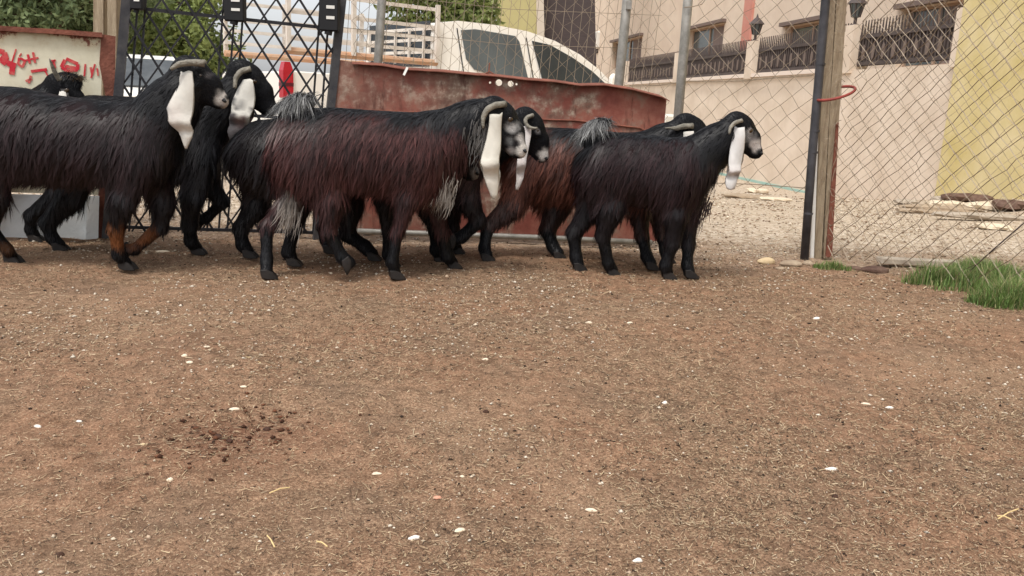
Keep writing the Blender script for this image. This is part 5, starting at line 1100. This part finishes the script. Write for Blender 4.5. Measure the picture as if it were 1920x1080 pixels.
def lane_piece(name, px, py, wpx, hpx, dpt, rz, label, cat, m, seed):
    r = random.Random(seed); p = lane_pt(px, py); k = p[1]/F; lx, hz, dy = wpx*k, hpx*k, dpt; rings = []; n = 8
    for q in range(7):
        t = -1+2*q/6; w_ = (1-abs(t)**3*.45); rg = []
        for a in range(n):
            th = 2*math.pi*a/n+.39; sq = 1/max(abs(math.cos(th)), abs(math.sin(th)))**.6
            rg.append((t*lx/2+r.uniform(-.03, .03)*lx, dy/2*w_*math.cos(th)*sq*r.uniform(.8, 1.15), hz*.42+hz/2*w_*math.sin(th)*sq*r.uniform(.75, 1.2)))
        rings.append(rg)
    mb = MB(); mb.loft(rings); o = mb.build(name, m, None); o.location = p; o.rotation_euler = (0, 0, rz); tag(o, label, cat)
BRN = M['brown']
for i, a in enumerate([('plank', 1800, 398, 210, 12, .22, -.10, 'long pale plank lying nearest the lane below the yellow wall', 'plank', DUST), ('plank', 1850, 412, 190, 13, .2, -.12, 'pale plank below the long one, reaching the right edge', 'plank', M['concrete']), ('plank', 1735, 400, 110, 9, .2, -.05, 'short grey plank left of the long pale plank', 'plank', DUST),
   ('scrap_beam', 1812, 378, 85, 17, .25, -.1, 'dark brown scrap beam against the foot of the yellow wall', 'scrap', BRN), ('scrap_lump', 1893, 394, 60, 22, .3, -.1, 'dark brown scrap lump at the right end of the wall foot', 'scrap', BRN), ('rubble', 1735, 374, 46, 20, .3, .1, 'grey rubble block under the left corner of the yellow wall', 'rubble', DUST), ('rubble', 1765, 381, 34, 14, .25, .3, 'flat rubble piece right of the grey block', 'rubble', M['concrete']),
   ('rubble', 1775, 390, 70, 16, .3, -.1, 'pale rounded rubble heap in front of the scrap beam', 'rubble', M['stone']), ('rubble', 1850, 394, 76, 17, .3, -.1, 'pale rubble heap between the two brown scraps', 'rubble', M['stone']), ('rubble', 1606, 370, 42, 10, .25, 0, 'low rubble piece under the cream wall just right of the posts', 'rubble', DUST), ('rubble', 1655, 372, 56, 9, .25, 0, 'long low rubble piece under the middle of the cream wall', 'rubble', DUST), ('rubble', 1697, 382, 40, 9, .25, .1, 'small flat rubble piece left of the grey rubble block', 'rubble', M['concrete']),
   ('stone_slab', 1400, 372, 90, 9, .3, .05, 'long low stone slab below the white ear of the rightmost goat', 'stone slab', DUST), ('stone_slab', 1452, 376, 60, 7, .3, .05, 'short low stone slab left of the dark pipe post', 'stone slab', M['stone']), ('rubble', 1420, 362, 40, 10, .25, .05, 'pinkish rubble piece behind the low stone slab', 'rubble', M['stone']), ('lane_stone', 1862, 430, 60, 12, .25, 0, 'broad pale stone in the lane at the right edge', 'stone', M['stone'])]):
    lane_piece(*a, 700+i)
# ---- grass
GRM = attr_mat('grass_blades', .6, .25, backlit=.35)
def grass(n, areas, label, seed, hmul=1.0):
    r = np.random.default_rng(seed); P = []
    for cx, cy, rx, ry, k in areas:
        c = ground_pt(cx, cy); t = r.uniform(0, 6.283, int(n*k)); q = np.sqrt(r.random(int(n*k))); clump = .25*vnoise(np.stack([np.cos(t), np.sin(t)], 1)*2, seed); q *= 1+clump; pp = np.stack([c[0]+rx*q*np.cos(t), c[1]+ry*q*np.sin(t), 1.15-q*.7], 1); P.append(pp[r.random(len(pp)) < np.clip(1.15-.9*q**3+.9*vnoise(pp[:, :2]*13, seed+3), .05, 1)])
    P = np.concatenate(P); n = len(P); z = ground_z(P[:, 0], P[:, 1])-.006; th = r.uniform(0, 6.283, n); ln = r.uniform(.035, .115, n)*P[:, 2]*hmul*(1+.5*vnoise(P[:, :2]*9, seed+1)); wd_ = r.uniform(.0011, .0023, n)
    d = np.stack([np.cos(th), np.sin(th), np.zeros(n)], 1); s = np.stack([-np.sin(th), np.cos(th), np.zeros(n)], 1); b = np.stack([P[:, 0], P[:, 1], z], 1); U_ = np.array([0, 0, 1.]); lean = r.uniform(.1, 1.0, n)[:, None]; L_ = ln[:, None]
    m1 = b+U_*L_*.55+d*L_*lean*.25; tp = b+U_*L_*.95+d*L_*lean; W2 = wd_[:, None]
    V = np.stack([b-s*W2, b+s*W2, m1-s*W2*.8, m1+s*W2*.8, tp], 1).reshape(-1, 3); T = np.array([(0, 1, 3), (0, 3, 2), (2, 3, 4)]); tri = (np.arange(n)[:, None, None]*5+T[None]).reshape(-1, 3)
    pal = np.array([(.10, .17, .05), (.17, .27, .075), (.24, .34, .11), (.42, .38, .20)]); col = np.repeat(pal[r.choice(4, n, p=[.22, .34, .22, .22])]*r.uniform(.8, 1.2, (n, 1)), 5, 0)
    o = link('grass', np_mesh('grass', V, tri, col), GRM); tag(o, label, 'grass', kind='stuff')
grass(15000, [(1840, 522, .26, .16, .42), (1905, 575, .20, .12, .25), (1755, 532, .18, .07, .13), (1895, 545, .2, .22, .25), (1820, 548, .2, .06, .06)], 'lush green grass tuft at the foot of the right hand chain link fence', 51, 1.25)
grass(900, [(1565, 503, .12, .05, 1)], 'small low grass tuft at the foot of the rusty wooden post', 52, .4)
